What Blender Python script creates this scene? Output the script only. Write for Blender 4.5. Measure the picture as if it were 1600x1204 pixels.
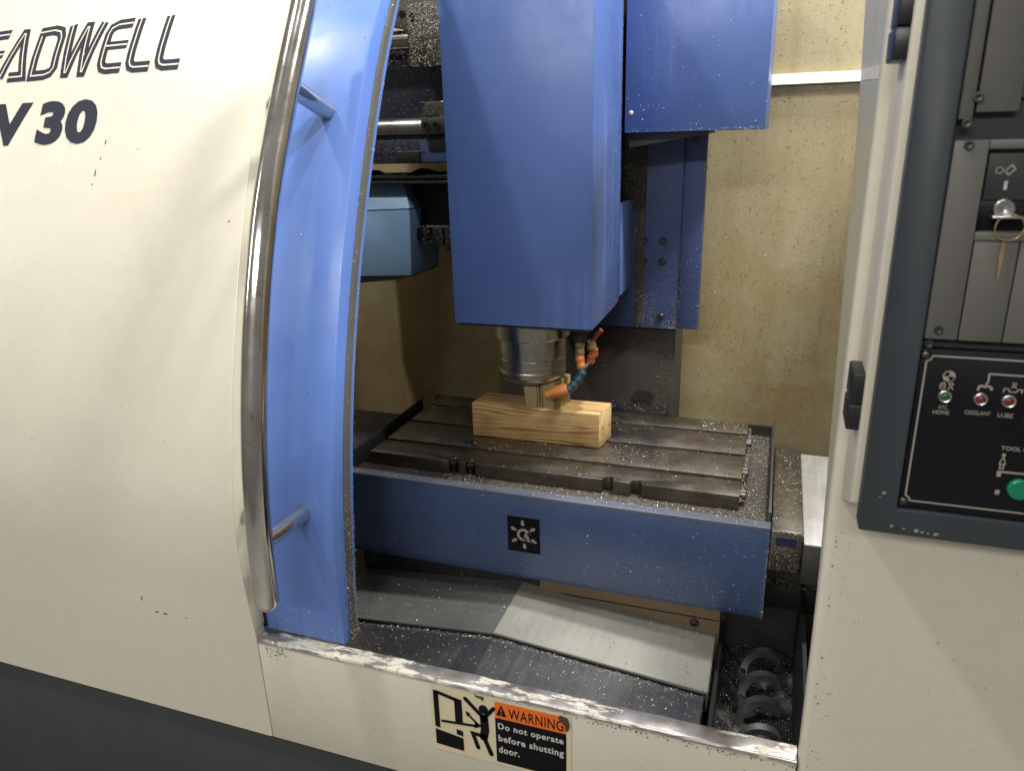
import bpy, bmesh, math, random
import numpy as np
from mathutils import Vector, Matrix

for o in list(bpy.data.objects):
    bpy.data.objects.remove(o)
scene = bpy.context.scene
COL = scene.collection
random.seed(7)
RNG = np.random.default_rng(7)

# ------------------------------------------------------------------ camera
# metres; X right along the machine front, Y into the machine, Z up
YAW, PITCH, ROLL = 0.34558634, 0.32803195, -0.03019473
fwd = Vector((-math.sin(YAW) * math.cos(PITCH), math.cos(YAW) * math.cos(PITCH), -math.sin(PITCH)))
r0 = Vector((math.cos(YAW), math.sin(YAW), 0.0))
u0 = r0.cross(fwd)
right = r0 * math.cos(ROLL) + u0 * math.sin(ROLL)
up = u0 * math.cos(ROLL) - r0 * math.sin(ROLL)
cam_data = bpy.data.cameras.new('camera')
cam = bpy.data.objects.new('camera', cam_data)
COL.objects.link(cam)
cam.matrix_world = Matrix(((right.x, up.x, -fwd.x, 0.0), (right.y, up.y, -fwd.y, 0.0),
                           (right.z, up.z, -fwd.z, 1.634), (0, 0, 0, 1)))
cam_data.sensor_width = 36.0
cam_data.lens = 36.0 * 1166.5 / 1600.0
cam_data.clip_start = 0.02
cam_data.clip_end = 60.0
cam_data.dof.use_dof = True
cam_data.dof.focus_distance = 1.75
cam_data.dof.aperture_fstop = 7.5
scene.camera = cam

# ------------------------------------------------------------------ light
world = bpy.data.worlds.new('World')
scene.world = world
world.use_nodes = True
wt = world.node_tree
bg = wt.nodes['Background']
bg.inputs[1].default_value = 1.0
wtc = wt.nodes.new('ShaderNodeTexCoord')
wsep = wt.nodes.new('ShaderNodeSeparateXYZ')
wramp = wt.nodes.new('ShaderNodeValToRGB')
wt.links.new(wtc.outputs['Generated'], wsep.inputs[0])
wadd = wt.nodes.new('ShaderNodeMath')
wadd.operation = 'MULTIPLY_ADD'
wadd.inputs[1].default_value = 0.5
wadd.inputs[2].default_value = 0.5
wt.links.new(wsep.outputs['Z'], wadd.inputs[0])
wt.links.new(wadd.outputs[0], wramp.inputs[0])
for k, (p, c) in enumerate([(0.30, (0.10, 0.096, 0.088)), (0.50, (0.20, 0.196, 0.187)), (0.62, (0.24, 0.24, 0.232)), (1.0, (0.34, 0.34, 0.33))]):
    e = wramp.color_ramp.elements[k] if k < 2 else wramp.color_ramp.elements.new(p)
    e.position = p
    e.color = (*c, 1)
wt.links.new(wramp.outputs[0], bg.inputs[0])


def area_lamp(name, loc, aim, power, size, size_y=None, col=(1.0, 0.98, 0.935)):
    """an area light"""
    ld = bpy.data.lights.new(name, 'AREA')
    ld.energy = power
    ld.color = col
    if size_y:
        ld.shape = 'RECTANGLE'
        ld.size, ld.size_y = size, size_y
    else:
        ld.shape = 'DISK'
        ld.size = size
    o = bpy.data.objects.new(name, ld)
    COL.objects.link(o)
    o.location = loc
    o.rotation_euler = (Vector(aim) - Vector(loc)).to_track_quat('-Z', 'Y').to_euler()
    return o


area_lamp('overhead_light', (-2.25, 0.0, 4.9), (-0.9, 1.2, 1.0), 80, 0.25)
area_lamp('overhead_light', (1.45, 1.30, 3.9), (-0.4, 1.7, 1.2), 140, 0.40)
area_lamp('overhead_light', (-0.20, 0.25, 4.7), (-0.6, 1.3, 1.2), 30, 0.22)
area_lamp('overhead_light', (0.42, 1.93, 4.4), (0.0, 1.8, 1.0), 150, 0.25)  # added overhead to light the table's right side and the back wall
area_lamp('fill_tube', (-0.5, -2.6, 3.2), (-0.6, 1.0, 1.2), 76, 2.4, 0.22)  # added tube behind the camera: soft front fill and a chrome streak
area_lamp('fill_tube', (-3.9, -0.9, 3.0), (-0.8, 1.0, 1.3), 22, 0.22, 1.6)  # added tube at far left for a streak on the chrome rod

scene.view_settings.view_transform = 'Standard'
scene.view_settings.look = 'None'
scene.view_settings.gamma = 1.0
scene.view_settings.exposure = -0.18
scene.render.engine = 'CYCLES'
scene.cycles.use_denoising = True
scene.cycles.max_bounces = 8
scene.cycles.sample_clamp_indirect = 6.0
scene.cycles.caustics_reflective = False

# ------------------------------------------------------------------ materials
MATS = {}


class NT:
    def __init__(self, name):
        self.m = bpy.data.materials.new(name)
        self.m.use_nodes = True
        self.t = self.m.node_tree
        self.b = self.t.nodes['Principled BSDF']
        self.tc = self.t.nodes.new('ShaderNodeTexCoord')

    def n(self, kind, **kw):
        nd = self.t.nodes.new('ShaderNode' + kind)
        for k, v in kw.items():
            setattr(nd, k, v)
        return nd

    def l(self, a, b):
        self.t.links.new(a, b)

    def coords(self, scale=(1, 1, 1), rot=(0, 0, 0), loc=(0, 0, 0)):
        mp = self.n('Mapping')
        mp.inputs['Scale'].default_value = scale
        mp.inputs['Rotation'].default_value = rot
        mp.inputs['Location'].default_value = loc
        self.l(self.tc.outputs['Object'], mp.inputs['Vector'])
        return mp.outputs[0]

    def noise(self, scale, detail=3.0, rough=0.55, vec=None, dist=0.0):
        nd = self.n('TexNoise')
        nd.inputs['Scale'].default_value = scale
        nd.inputs['Detail'].default_value = detail
        nd.inputs['Roughness'].default_value = rough
        nd.inputs['Distortion'].default_value = dist
        self.l(vec if vec is not None else self.tc.outputs['Object'], nd.inputs['Vector'])
        return nd.outputs['Fac']

    def ramp(self, fac, stops):
        nd = self.n('ValToRGB')
        el = nd.color_ramp.elements
        while len(el) < len(stops):
            el.new(0.5)
        for e, (p, c) in zip(el, stops):
            e.position = p
            e.color = (c, c, c, 1) if isinstance(c, (int, float)) else (*c, 1)
        self.l(fac, nd.inputs[0])
        return nd.outputs[0]

    def mix(self, fac, a, b, mode='MIX'):
        nd = self.n('MixRGB', blend_type=mode)
        for i, v in ((0, fac), (1, a), (2, b)):
            if isinstance(v, (int, float)):
                nd.inputs[i].default_value = v if i == 0 else (v, v, v, 1)
            elif isinstance(v, tuple):
                nd.inputs[i].default_value = (*v, 1)
            else:
                self.l(v, nd.inputs[i])
        return nd.outputs[0]

    def math(self, op, a, b):
        nd = self.n('Math', operation=op)
        for i, v in ((0, a), (1, b)):
            if isinstance(v, (int, float)):
                nd.inputs[i].default_value = v
            else:
                self.l(v, nd.inputs[i])
        return nd.outputs[0]

    def bump(self, h, strength, dist=0.001):
        nd = self.n('Bump')
        nd.inputs['Strength'].default_value = strength
        nd.inputs['Distance'].default_value = dist
        self.l(h, nd.inputs['Height'])
        self.l(nd.outputs[0], self.b.inputs['Normal'])

    def out(self, col=None, rough=None, metal=None):
        for v, k in ((col, 'Base Color'), (rough, 'Roughness'), (metal, 'Metallic')):
            if v is None:
                continue
            if isinstance(v, (int, float)):
                self.b.inputs[k].default_value = v
            elif isinstance(v, tuple):
                self.b.inputs[k].default_value = (*v, 1)
            else:
                self.l(v, self.b.inputs[k])
        MATS[self.m.name] = self.m
        return self.m


def sc(c, k):
    return tuple(x * k for x in c)


def paint(name, col, rough=0.38, var=0.12, spec=0.5, dirt=0.0, dirtcol=(0.06, 0.045, 0.03), dscale=70.0, peel=0.05, streak=0.0, clear=0.0):
    t = NT(name)
    big = t.noise(2.3, 4.0)
    c = t.mix(t.ramp(big, [(0.3, 0.0), (0.7, 1.0)]), sc(col, 1 - var), sc(col, 1 + var * 0.6))
    fine = t.noise(38.0, 5.0, 0.6)
    c = t.mix(t.ramp(fine, [(0.35, 0.0), (0.75, 0.22)]), c, sc(col, 0.78))
    if streak:
        v = t.coords((42, 42, 0.9))
        s = t.ramp(t.noise(1.0, 3.0, 0.6, v), [(0.45, 0.0), (0.62, 1.0)])
        s = t.math('MULTIPLY', s, t.ramp(t.noise(2.1, 2.0), [(0.46, 0.0), (0.58, streak)]))
        c = t.mix(s, c, tuple(min(1, x * 1.22 + 0.035) for x in col))
    if dirt:
        sp = t.ramp(t.noise(dscale, 2.0, 0.5), [(0.70, 0.0), (0.74, 1.0)])
        msk = t.ramp(t.noise(4.0, 3.0), [(0.45, 0.0), (0.65, 1.0)])
        c = t.mix(t.math('MULTIPLY', t.math('MULTIPLY', sp, msk), dirt), c, dirtcol)
        sm = t.ramp(t.noise(7.0, 5.0, 0.65), [(0.52, 0.0), (0.80, 0.5 * dirt)])
        c = t.mix(sm, c, sc(col, 0.62))
    r = t.ramp(t.noise(9.0, 4.0), [(0.3, max(0.05, rough - 0.09)), (0.7, min(1, rough + 0.1))])
    t.b.inputs['Specular IOR Level'].default_value = spec
    if peel:
        t.bump(t.noise(420.0, 2.0), peel, 0.0006)
    return t.out(c, r, 0.0)


def metal(name, col, rough=0.3, var=0.35, brush=None, stain=0.0, staincol=(0.09, 0.05, 0.025), met=1.0, bumps=0.05):
    t = NT(name)
    v = t.coords(brush) if brush else None
    n1 = t.noise(1.0 if brush else 14.0, 4.0, 0.6, v)
    c = t.mix(t.ramp(n1, [(0.3, 0.0), (0.7, 1.0)]), sc(col, 1 - var), sc(col, 1.0))
    if stain:
        s = t.ramp(t.noise(5.5, 5.0, 0.65), [(0.46, 0.0), (0.68, stain)])
        c = t.mix(s, c, staincol)
        s2 = t.ramp(t.noise(60.0, 3.0, 0.6), [(0.60, 0.0), (0.72, stain * 0.7)])
        c = t.mix(s2, c, sc(staincol, 0.6))
    r = t.ramp(t.noise(6.0, 5.0, 0.6), [(0.3, max(0.04, rough - 0.1)), (0.72, min(1, rough + 0.16))])
    t.bump(t.noise(1.0 if brush else 160.0, 3.0, 0.6, v), bumps, 0.0008)
    return t.out(c, r, met)


CREAM = (0.64, 0.595, 0.49)
paint('cream_paint', CREAM, 0.36, 0.04, dirt=0.08, dscale=170.0)
paint('cream_edge', (0.54, 0.505, 0.385), 0.34, 0.06, dirt=0.5, dscale=120)
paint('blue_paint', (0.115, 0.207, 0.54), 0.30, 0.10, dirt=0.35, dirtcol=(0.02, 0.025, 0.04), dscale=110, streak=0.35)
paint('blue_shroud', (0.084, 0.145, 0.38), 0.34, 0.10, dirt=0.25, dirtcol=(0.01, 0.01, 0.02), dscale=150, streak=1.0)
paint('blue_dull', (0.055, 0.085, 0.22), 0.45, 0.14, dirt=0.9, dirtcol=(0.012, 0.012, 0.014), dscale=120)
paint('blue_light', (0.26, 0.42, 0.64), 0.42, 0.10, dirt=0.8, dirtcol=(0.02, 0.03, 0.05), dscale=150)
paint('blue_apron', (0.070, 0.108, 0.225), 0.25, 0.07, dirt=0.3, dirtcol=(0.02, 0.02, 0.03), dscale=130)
paint('navy_grime', (0.022, 0.027, 0.045), 0.5, 0.3, dirt=0.8, dirtcol=(0.06, 0.055, 0.045), dscale=200)
paint('rim_dusty', (0.085, 0.098, 0.135), 0.45, 0.25, dirt=0.9, dirtcol=(0.10, 0.085, 0.06), dscale=120)
paint('bracket_grey', (0.10, 0.10, 0.092), 0.5, 0.2, dirt=0.6, dscale=160)
paint('stripe_pale', (0.80, 0.77, 0.62), 0.4, 0.06, dirt=0.3, dscale=60, peel=0)  # pale colour standing for the light on the jamb
paint('plinth_paint', (0.036, 0.041, 0.045), 0.5, 0.2, dirt=0.5, dirtcol=(0.12, 0.12, 0.11), dscale=130)
paint('frame_paint', (0.032, 0.040, 0.047), 0.48, 0.10, dirt=0.35, dirtcol=(0.15, 0.10, 0.06), dscale=90)
paint('panel_grey', (0.115, 0.110, 0.097), 0.55, 0.08, dirt=0.3, dscale=60)
paint('panel_dark', (0.030, 0.031, 0.034), 0.5, 0.1)
paint('panel_black', (0.006, 0.005, 0.007), 0.38, 0.1, spec=0.22, dirt=0.35, dirtcol=(0.05, 0.05, 0.05), dscale=150)
paint('black_plastic', (0.012, 0.012, 0.014), 0.42, 0.1)
paint('ink', (0.026, 0.027, 0.044), 0.55, 0.08, spec=0.25, dirt=0.3, dirtcol=(0.2, 0.2, 0.2), dscale=160, peel=0)
paint('ink_black', (0.006, 0.006, 0.008), 0.75, 0.05, spec=0.12, peel=0)
paint('print_white', (0.55, 0.53, 0.47), 0.5, 0.05, peel=0)
paint('print_dim', (0.32, 0.29, 0.24), 0.5, 0.05, peel=0)
paint('sign_cream', (0.70, 0.60, 0.40), 0.42, 0.06, dirt=0.35, dirtcol=(0.25, 0.15, 0.04), dscale=60, peel=0)
paint('sign_orange', (0.80, 0.155, 0.012), 0.42, 0.06, dirt=0.3, dscale=70, peel=0)
paint('rust_flake', (0.085, 0.045, 0.022), 0.85, 0.4, peel=0.3)
paint('seam_dirt', (0.05, 0.035, 0.018), 0.9, 0.3)
paint('rubber', (0.10, 0.095, 0.085), 0.85, 0.35, dirt=1.0, dirtcol=(0.03, 0.028, 0.025), dscale=160, peel=0.3)
paint('grime_black', (0.010, 0.010, 0.012), 0.55, 0.4, dirt=0.6, dirtcol=(0.10, 0.09, 0.07), dscale=220)
paint('grime_brown', (0.050, 0.042, 0.034), 0.7, 0.3, dirt=0.9, dirtcol=(0.02, 0.018, 0.015), dscale=140)
paint('rust_board', (0.24, 0.16, 0.09), 0.75, 0.3, dirt=0.9, dirtcol=(0.04, 0.03, 0.02), dscale=150)
paint('hose_orange', (0.46, 0.155, 0.038), 0.42, 0.12, dirt=0.5, dirtcol=(0.15, 0.06, 0.02), dscale=300)
paint('hose_teal', (0.018, 0.050, 0.062), 0.45, 0.2, dirt=0.5, dirtcol=(0.25, 0.25, 0.22), dscale=380)
paint('hose_red', (0.30, 0.06, 0.035), 0.45, 0.15)
paint('fitting_tan', (0.17, 0.115, 0.05), 0.5, 0.25, dirt=0.7, dscale=350)
paint('button_green', (0.003, 0.20, 0.10), 0.35, 0.03)
paint('lens_green', (0.012, 0.10, 0.03), 0.2, 0.05)
paint('lens_red', (0.17, 0.022, 0.020), 0.2, 0.05)
paint('label_blue', (0.012, 0.016, 0.06), 0.4, 0.1)
paint('floor_concrete', (0.20, 0.195, 0.18), 0.6, 0.15, dirt=0.4)
metal('chrome', (0.78, 0.745, 0.69), 0.13, 0.2, stain=0.5, staincol=(0.36, 0.27, 0.17), brush=(30, 30, 3.5))
metal('steel', (0.62, 0.62, 0.60), 0.30, 0.2, stain=0.25)
metal('spindle_steel', (0.50, 0.48, 0.42), 0.24, 0.25, stain=0.35, staincol=(0.16, 0.11, 0.05), brush=(8, 8, 120))
metal('table_steel', (0.28, 0.255, 0.225), 0.36, 0.30, stain=0.7, staincol=(0.085, 0.060, 0.040), brush=(2.0, 60, 8))
metal('cover_steel', (0.56, 0.56, 0.53), 0.34, 0.16, brush=(3, 90, 20), stain=0.18, staincol=(0.2, 0.19, 0.16), met=0.85)
metal('bright_plate', (0.80, 0.80, 0.80), 0.36, 0.2, brush=(90, 3, 20), stain=0.1, met=0.8)
metal('cover_lit', (0.31, 0.305, 0.272), 0.42, 0.10, brush=(90, 4, 20), stain=0.22, staincol=(0.34, 0.33, 0.28), met=0.35)  # lit right slope of the cover: its brightness is put into the colour
metal('cover_dark', (0.17, 0.175, 0.185), 0.34, 0.3, brush=(90, 3, 20), stain=0.15, met=0.85)
metal('cover_grey', (0.21, 0.215, 0.205), 0.42, 0.2, brush=(4, 90, 20), stain=0.15, met=0.6)  # wiper edges, and the left slope with its shade put into the colour
metal('dark_steel', (0.115, 0.112, 0.105), 0.42, 0.3, stain=0.4, staincol=(0.04, 0.03, 0.02), met=0.7)
metal('screw_steel', (0.10, 0.10, 0.10), 0.38, 0.3)
metal('auger_steel', (0.42, 0.425, 0.43), 0.36, 0.3, stain=0.3, staincol=(0.12, 0.07, 0.04), met=0.9)
metal('key_brass', (0.62, 0.48, 0.22), 0.35, 0.2)
metal('chip_bright', (0.58, 0.56, 0.50), 0.38, 0.1, met=0.35)
paint('chip_straw', (0.34, 0.29, 0.18), 0.6, 0.3)
paint('chip_dark', (0.055, 0.042, 0.024), 0.7, 0.3)


def m_wall():
    t = NT('stained_wall')
    base = (0.39, 0.332, 0.20)
    c = t.mix(t.ramp(t.noise(1.8, 4.0), [(0.3, 0.0), (0.7, 1.0)]), sc(base, 0.86), sc(base, 1.1))
    run = t.noise(1.0, 4.0, 0.6, t.coords((16, 16, 1.2)))
    c = t.mix(t.ramp(run, [(0.48, 0.0), (0.74, 0.4)]), c, (0.24, 0.18, 0.075))
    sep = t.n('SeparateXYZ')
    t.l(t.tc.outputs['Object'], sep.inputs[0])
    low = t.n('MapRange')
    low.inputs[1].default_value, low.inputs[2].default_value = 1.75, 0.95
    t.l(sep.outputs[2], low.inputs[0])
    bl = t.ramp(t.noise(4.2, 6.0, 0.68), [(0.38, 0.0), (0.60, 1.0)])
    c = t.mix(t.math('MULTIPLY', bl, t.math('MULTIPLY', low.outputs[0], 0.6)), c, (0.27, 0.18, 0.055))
    sp = t.ramp(t.noise(170.0, 2.0, 0.5), [(0.655, 0.0), (0.69, 1.0)])
    c = t.mix(t.math('MULTIPLY', sp, 0.75), c, (0.10, 0.07, 0.03))
    t.bump(t.noise(300.0, 2.0), 0.08, 0.0006)
    return t.out(c, t.ramp(t.noise(8.0, 3.0), [(0.3, 0.38), (0.7, 0.6)]), 0.0)


m_wall()


def m_sill():
    t = NT('worn_sill')
    f = t.ramp(t.noise(15.0, 6.0, 0.7, t.coords((0.5, 1.8, 1))), [(0.425, 0.0), (0.46, 1.0)])
    pn = t.mix(t.ramp(t.noise(90.0, 3.0), [(0.55, 0.0), (0.7, 0.8)]), (0.56, 0.54, 0.45), (0.28, 0.20, 0.12))
    mt = t.mix(t.ramp(t.noise(30.0, 4.0), [(0.4, 0.0), (0.7, 1.0)]), (0.50, 0.47, 0.45), (0.30, 0.26, 0.24))
    c = t.mix(f, pn, mt)
    rust = t.ramp(t.noise(26.0, 5.0, 0.7), [(0.62, 0.0), (0.70, 0.9)])
    c = t.mix(rust, c, (0.16, 0.085, 0.04))
    t.bump(f, 0.4, 0.0007)
    return t.out(c, t.ramp(f, [(0.0, 0.45), (1.0, 0.30)]), t.math('MULTIPLY', f, 0.75))


m_sill()


def m_wood(name, light, dark, vec_scale, ring=26.0, seed=0.0, knots=True):
    t = NT(name)
    v = t.coords(vec_scale, loc=(seed, seed * 0.7, seed * 1.3))
    w = t.n('TexNoise')
    w.inputs['Scale'].default_value = 1.0
    w.inputs['Detail'].default_value = 2.0
    w.inputs['Distortion'].default_value = 0.4
    t.l(v, w.inputs['Vector'])
    wave = t.n('Math', operation='SINE')
    t.l(t.math('MULTIPLY', w.outputs['Fac'], ring), wave.inputs[0])
    g = t.ramp(wave.outputs[0], [(0.0, 0.0), (0.55, 0.25), (1.0, 1.0)])
    c = t.mix(g, light, dark)
    fib = t.noise(1.0, 4.0, 0.7, t.coords(tuple(x * 26 for x in vec_scale)))
    c = t.mix(t.ramp(fib, [(0.4, 0.0), (0.7, 0.35)]), c, sc(dark, 0.7))
    blot = t.ramp(t.noise(16.0, 3.0), [(0.5, 0.0), (0.75, 0.45)])
    c = t.mix(blot, c, sc(dark, 0.75))
    t.bump(g, 0.15, 0.001)
    return t.out(c, 0.62, 0.0)


m_wood('pine_block', (0.52, 0.35, 0.145), (0.25, 0.125, 0.04), (0.55, 10, 15), 110.0)
m_wood('pine_end', (0.66, 0.48, 0.24), (0.46, 0.28, 0.11), (6, 9, 9), 60.0, seed=3.0)
m_wood('pine_post', (0.38, 0.30, 0.14), (0.18, 0.125, 0.048), (8, 5, 0.8), 70.0, seed=1.7)


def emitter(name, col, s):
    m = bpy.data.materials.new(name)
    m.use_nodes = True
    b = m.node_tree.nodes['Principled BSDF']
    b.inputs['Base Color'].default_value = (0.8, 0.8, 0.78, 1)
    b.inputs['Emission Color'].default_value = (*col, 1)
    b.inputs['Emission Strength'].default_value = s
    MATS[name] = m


emitter('stripe_glow', (1.0, 0.98, 0.93), 1.1)  # glow for the stripe of light on the back wall

# ------------------------------------------------------------------ mesh helpers
ORG = {}


class MB:
    def __init__(self):
        self.bm = bmesh.new()

    def box(self, x0, x1, y0, y1, z0, z1, bev=0.0, seg=2, rot=None, piv=None):
        tmp = bmesh.new()
        vs = [tmp.verts.new((x, y, z)) for x in (x0, x1) for y in (y0, y1) for z in (z0, z1)]
        for f in ((0, 1, 3, 2), (4, 6, 7, 5), (0, 4, 5, 1), (2, 3, 7, 6), (0, 2, 6, 4), (1, 5, 7, 3)):
            tmp.faces.new([vs[i] for i in f])
        if bev:
            bmesh.ops.bevel(tmp, geom=tmp.edges[:], offset=bev, segments=seg, profile=0.5, affect='EDGES')
        if rot is not None:
            p = Vector(piv if piv else ((x0 + x1) / 2, (y0 + y1) / 2, (z0 + z1) / 2))
            bmesh.ops.rotate(tmp, cent=p, matrix=rot, verts=tmp.verts[:])
        self._merge(tmp)
        return self

    def _merge(self, tmp):
        me = bpy.data.meshes.new('tmp')
        tmp.to_mesh(me)
        tmp.free()
        self.bm.from_mesh(me)
        bpy.data.meshes.remove(me)

    def poly(self, pts):
        self.bm.faces.new([self.bm.verts.new(p) for p in pts])
        return self

    def prism(self, pts, d, bev=0.0):
        """closed outline pts swept by vector d"""
        tmp = bmesh.new()
        a = [tmp.verts.new(p) for p in pts]
        b = [tmp.verts.new(Vector(p) + Vector(d)) for p in pts]
        n = len(pts)
        tmp.faces.new(a)
        tmp.faces.new(b[::-1])
        for i in range(n):
            j = (i + 1) % n
            tmp.faces.new((a[j], a[i], b[i], b[j]))
        bmesh.ops.recalc_face_normals(tmp, faces=tmp.faces[:])
        if bev:
            bmesh.ops.bevel(tmp, geom=tmp.edges[:], offset=bev, segments=2, profile=0.5, affect='EDGES')
        self._merge(tmp)
        return self

    def loft(self, rings, cap=True, closed=True):
        rows = [[self.bm.verts.new(p) for p in r] for r in rings]
        n = len(rings[0])
        for a, b in zip(rows, rows[1:]):
            for i in range(n if closed else n - 1):
                j = (i + 1) % n
                self.bm.faces.new((a[i], a[j], b[j], b[i]))
        if cap:
            self.bm.faces.new(rows[0][::-1])
            self.bm.faces.new(rows[-1])
        return self

    def tube(self, pts, r, n=16, cap=True):
        pts = [Vector(p) for p in pts]
        rs = r if isinstance(r, (list, tuple)) else [r] * len(pts)
        rings, prev = [], None
        for i, p in enumerate(pts):
            d = (pts[min(i + 1, len(pts) - 1)] - pts[max(i - 1, 0)]).normalized()
            if prev is None:
                a = d.orthogonal().normalized()
            else:
                a = (prev - d * prev.dot(d)).normalized()
            prev = a
            b = d.cross(a)
            rings.append([p + (a * math.cos(t) + b * math.sin(t)) * rs[i] for t in [2 * math.pi * k / n for k in range(n)]])
        return self.loft(rings, cap)

    def lathe(self, prof, c, axis='Z', n=32):
        rings = []
        for r, h in prof:
            ring = []
            for k in range(n):
                t = 2 * math.pi * k / n
                a, b = r * math.cos(t), r * math.sin(t)
                v = {'Z': (a, b, h), 'Y': (a, h, -b), 'X': (h, a, b)}[axis]
                ring.append(Vector(c) + Vector(v))
            rings.append(ring)
        return self.loft(rings)

    def build(self, name, mat, parent=None, smooth=True, recalc=True, angle=35):
        if recalc:
            bmesh.ops.recalc_face_normals(self.bm, faces=self.bm.faces[:])
        me = bpy.data.meshes.new(name)
        self.bm.to_mesh(me)
        self.bm.free()
        return link_mesh(name, me, mat, parent, smooth, angle)


def link_mesh(name, me, mat, parent=None, smooth=True, angle=35):
    if parent is not None:
        me.transform(Matrix.Translation(-ORG[parent.name]))
    for m in (mat if isinstance(mat, (list, tuple)) else [mat]):
        me.materials.append(MATS[m])
    if smooth and len(me.polygons):
        me.polygons.foreach_set('use_smooth', [True] * len(me.polygons))
        me.set_sharp_from_angle(angle=math.radians(angle))
    o = bpy.data.objects.new(name, me)
    COL.objects.link(o)
    if parent is not None:
        o.parent = parent
        ORG[o.name] = ORG[parent.name]
    else:
        ORG[o.name] = Vector((0, 0, 0))
    return o


def inst(name, me, parent, loc, rot=(0, 0, 0)):
    """another part that shares mesh data, placed at world position loc"""
    o = bpy.data.objects.new(name, me)
    COL.objects.link(o)
    o.parent = parent
    o.location = Vector(loc) - ORG[parent.name]
    o.rotation_euler = rot
    ORG[o.name] = Vector(loc)
    return o


def raw_mesh(mb, mat, angle=35):
    bmesh.ops.recalc_face_normals(mb.bm, faces=mb.bm.faces[:])
    me = bpy.data.meshes.new('shared')
    mb.bm.to_mesh(me)
    mb.bm.free()
    for m in (mat if isinstance(mat, (list, tuple)) else [mat]):
        me.materials.append(MATS[m])
    me.polygons.foreach_set('use_smooth', [True] * len(me.polygons))
    me.set_sharp_from_angle(angle=math.radians(angle))
    return me


def thing(name, label, cat, loc, group=None):
    o = bpy.data.objects.new(name, None)
    COL.objects.link(o)
    o.empty_display_size = 0.05
    o.location = loc
    o['label'], o['category'] = label, cat
    if group:
        o['group'] = group
    ORG[o.name] = Vector(loc)
    return o


def tag(o, label, cat, group=None, kind=None):
    o['label'], o['category'] = label, cat
    if group:
        o['group'] = group
    if kind:
        o['kind'] = kind
    return o


def text_mesh(txt, bold=0.0, shear=0.0, spacing=1.0):
    """2-D outline of a word as (verts, faces), bottom left at 0,0"""
    cu = bpy.data.curves.new('txt', 'FONT')
    cu.body = txt
    cu.offset = bold
    cu.shear = shear
    cu.space_character = spacing
    cu.resolution_u = 4
    ob = bpy.data.objects.new('txt', cu)
    COL.objects.link(ob)
    dg = bpy.context.evaluated_depsgraph_get()
    me = bpy.data.meshes.new_from_object(ob.evaluated_get(dg))
    vs = np.array([v.co[:] for v in me.vertices])[:, :2]
    fs = [tuple(p.vertices) for p in me.polygons]
    bpy.data.objects.remove(ob)
    bpy.data.curves.remove(cu)
    bpy.data.meshes.remove(me)
    return vs, fs


def put_text(name, txt, fit, place, mat, parent, bold=0.02, shear=0.0, spacing=1.0):
    """fit = (u0,u1,v0,v1) rectangle; place(u,v) -> world point"""
    vs, fs = text_mesh(txt, bold, shear, spacing)
    lo, hi = vs.min(0), vs.max(0)
    u = fit[0] + (vs[:, 0] - lo[0]) / (hi[0] - lo[0]) * (fit[1] - fit[0])
    v = fit[2] + (vs[:, 1] - lo[1]) / (hi[1] - lo[1]) * (fit[3] - fit[2])
    me = bpy.data.meshes.new(name)
    me.from_pydata([place(a, b) for a, b in zip(u, v)], [], fs)
    return link_mesh(name, me, mat, parent, smooth=False)


def stroke(mb, pts, w, place, nround=8):
    """flat ribbon of width w along pts (u,v), joined with round joints"""
    pts = [Vector(p) for p in pts]
    n = len(pts)
    left, rightp = [], []
    for i, p in enumerate(pts):
        d0 = (pts[i] - pts[i - 1]).normalized() if i else (pts[1] - pts[0]).normalized()
        d1 = (pts[i + 1] - pts[i]).normalized() if i < n - 1 else d0
        nn = Vector((-(d0 + d1).y, (d0 + d1).x))
        if nn.length < 0.35:
            nn = Vector((-d1.y, d1.x))
        nn.normalize()
        k = 1.0 / max(0.55, nn.dot(Vector((-d1.y, d1.x))))
        left.append(p + nn * w / 2 * k)
        rightp.append(p - nn * w / 2 * k)
    # subdivide so the ribbon follows a curved panel
    for i in range(n - 1):
        m = 4
        for j in range(m):
            a, b = j / m, (j + 1) / m
            q = [left[i].lerp(left[i + 1], a), left[i].lerp(left[i + 1], b), rightp[i].lerp(rightp[i + 1], b), rightp[i].lerp(rightp[i + 1], a)]
            mb.poly([place(*v) for v in q])


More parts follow.
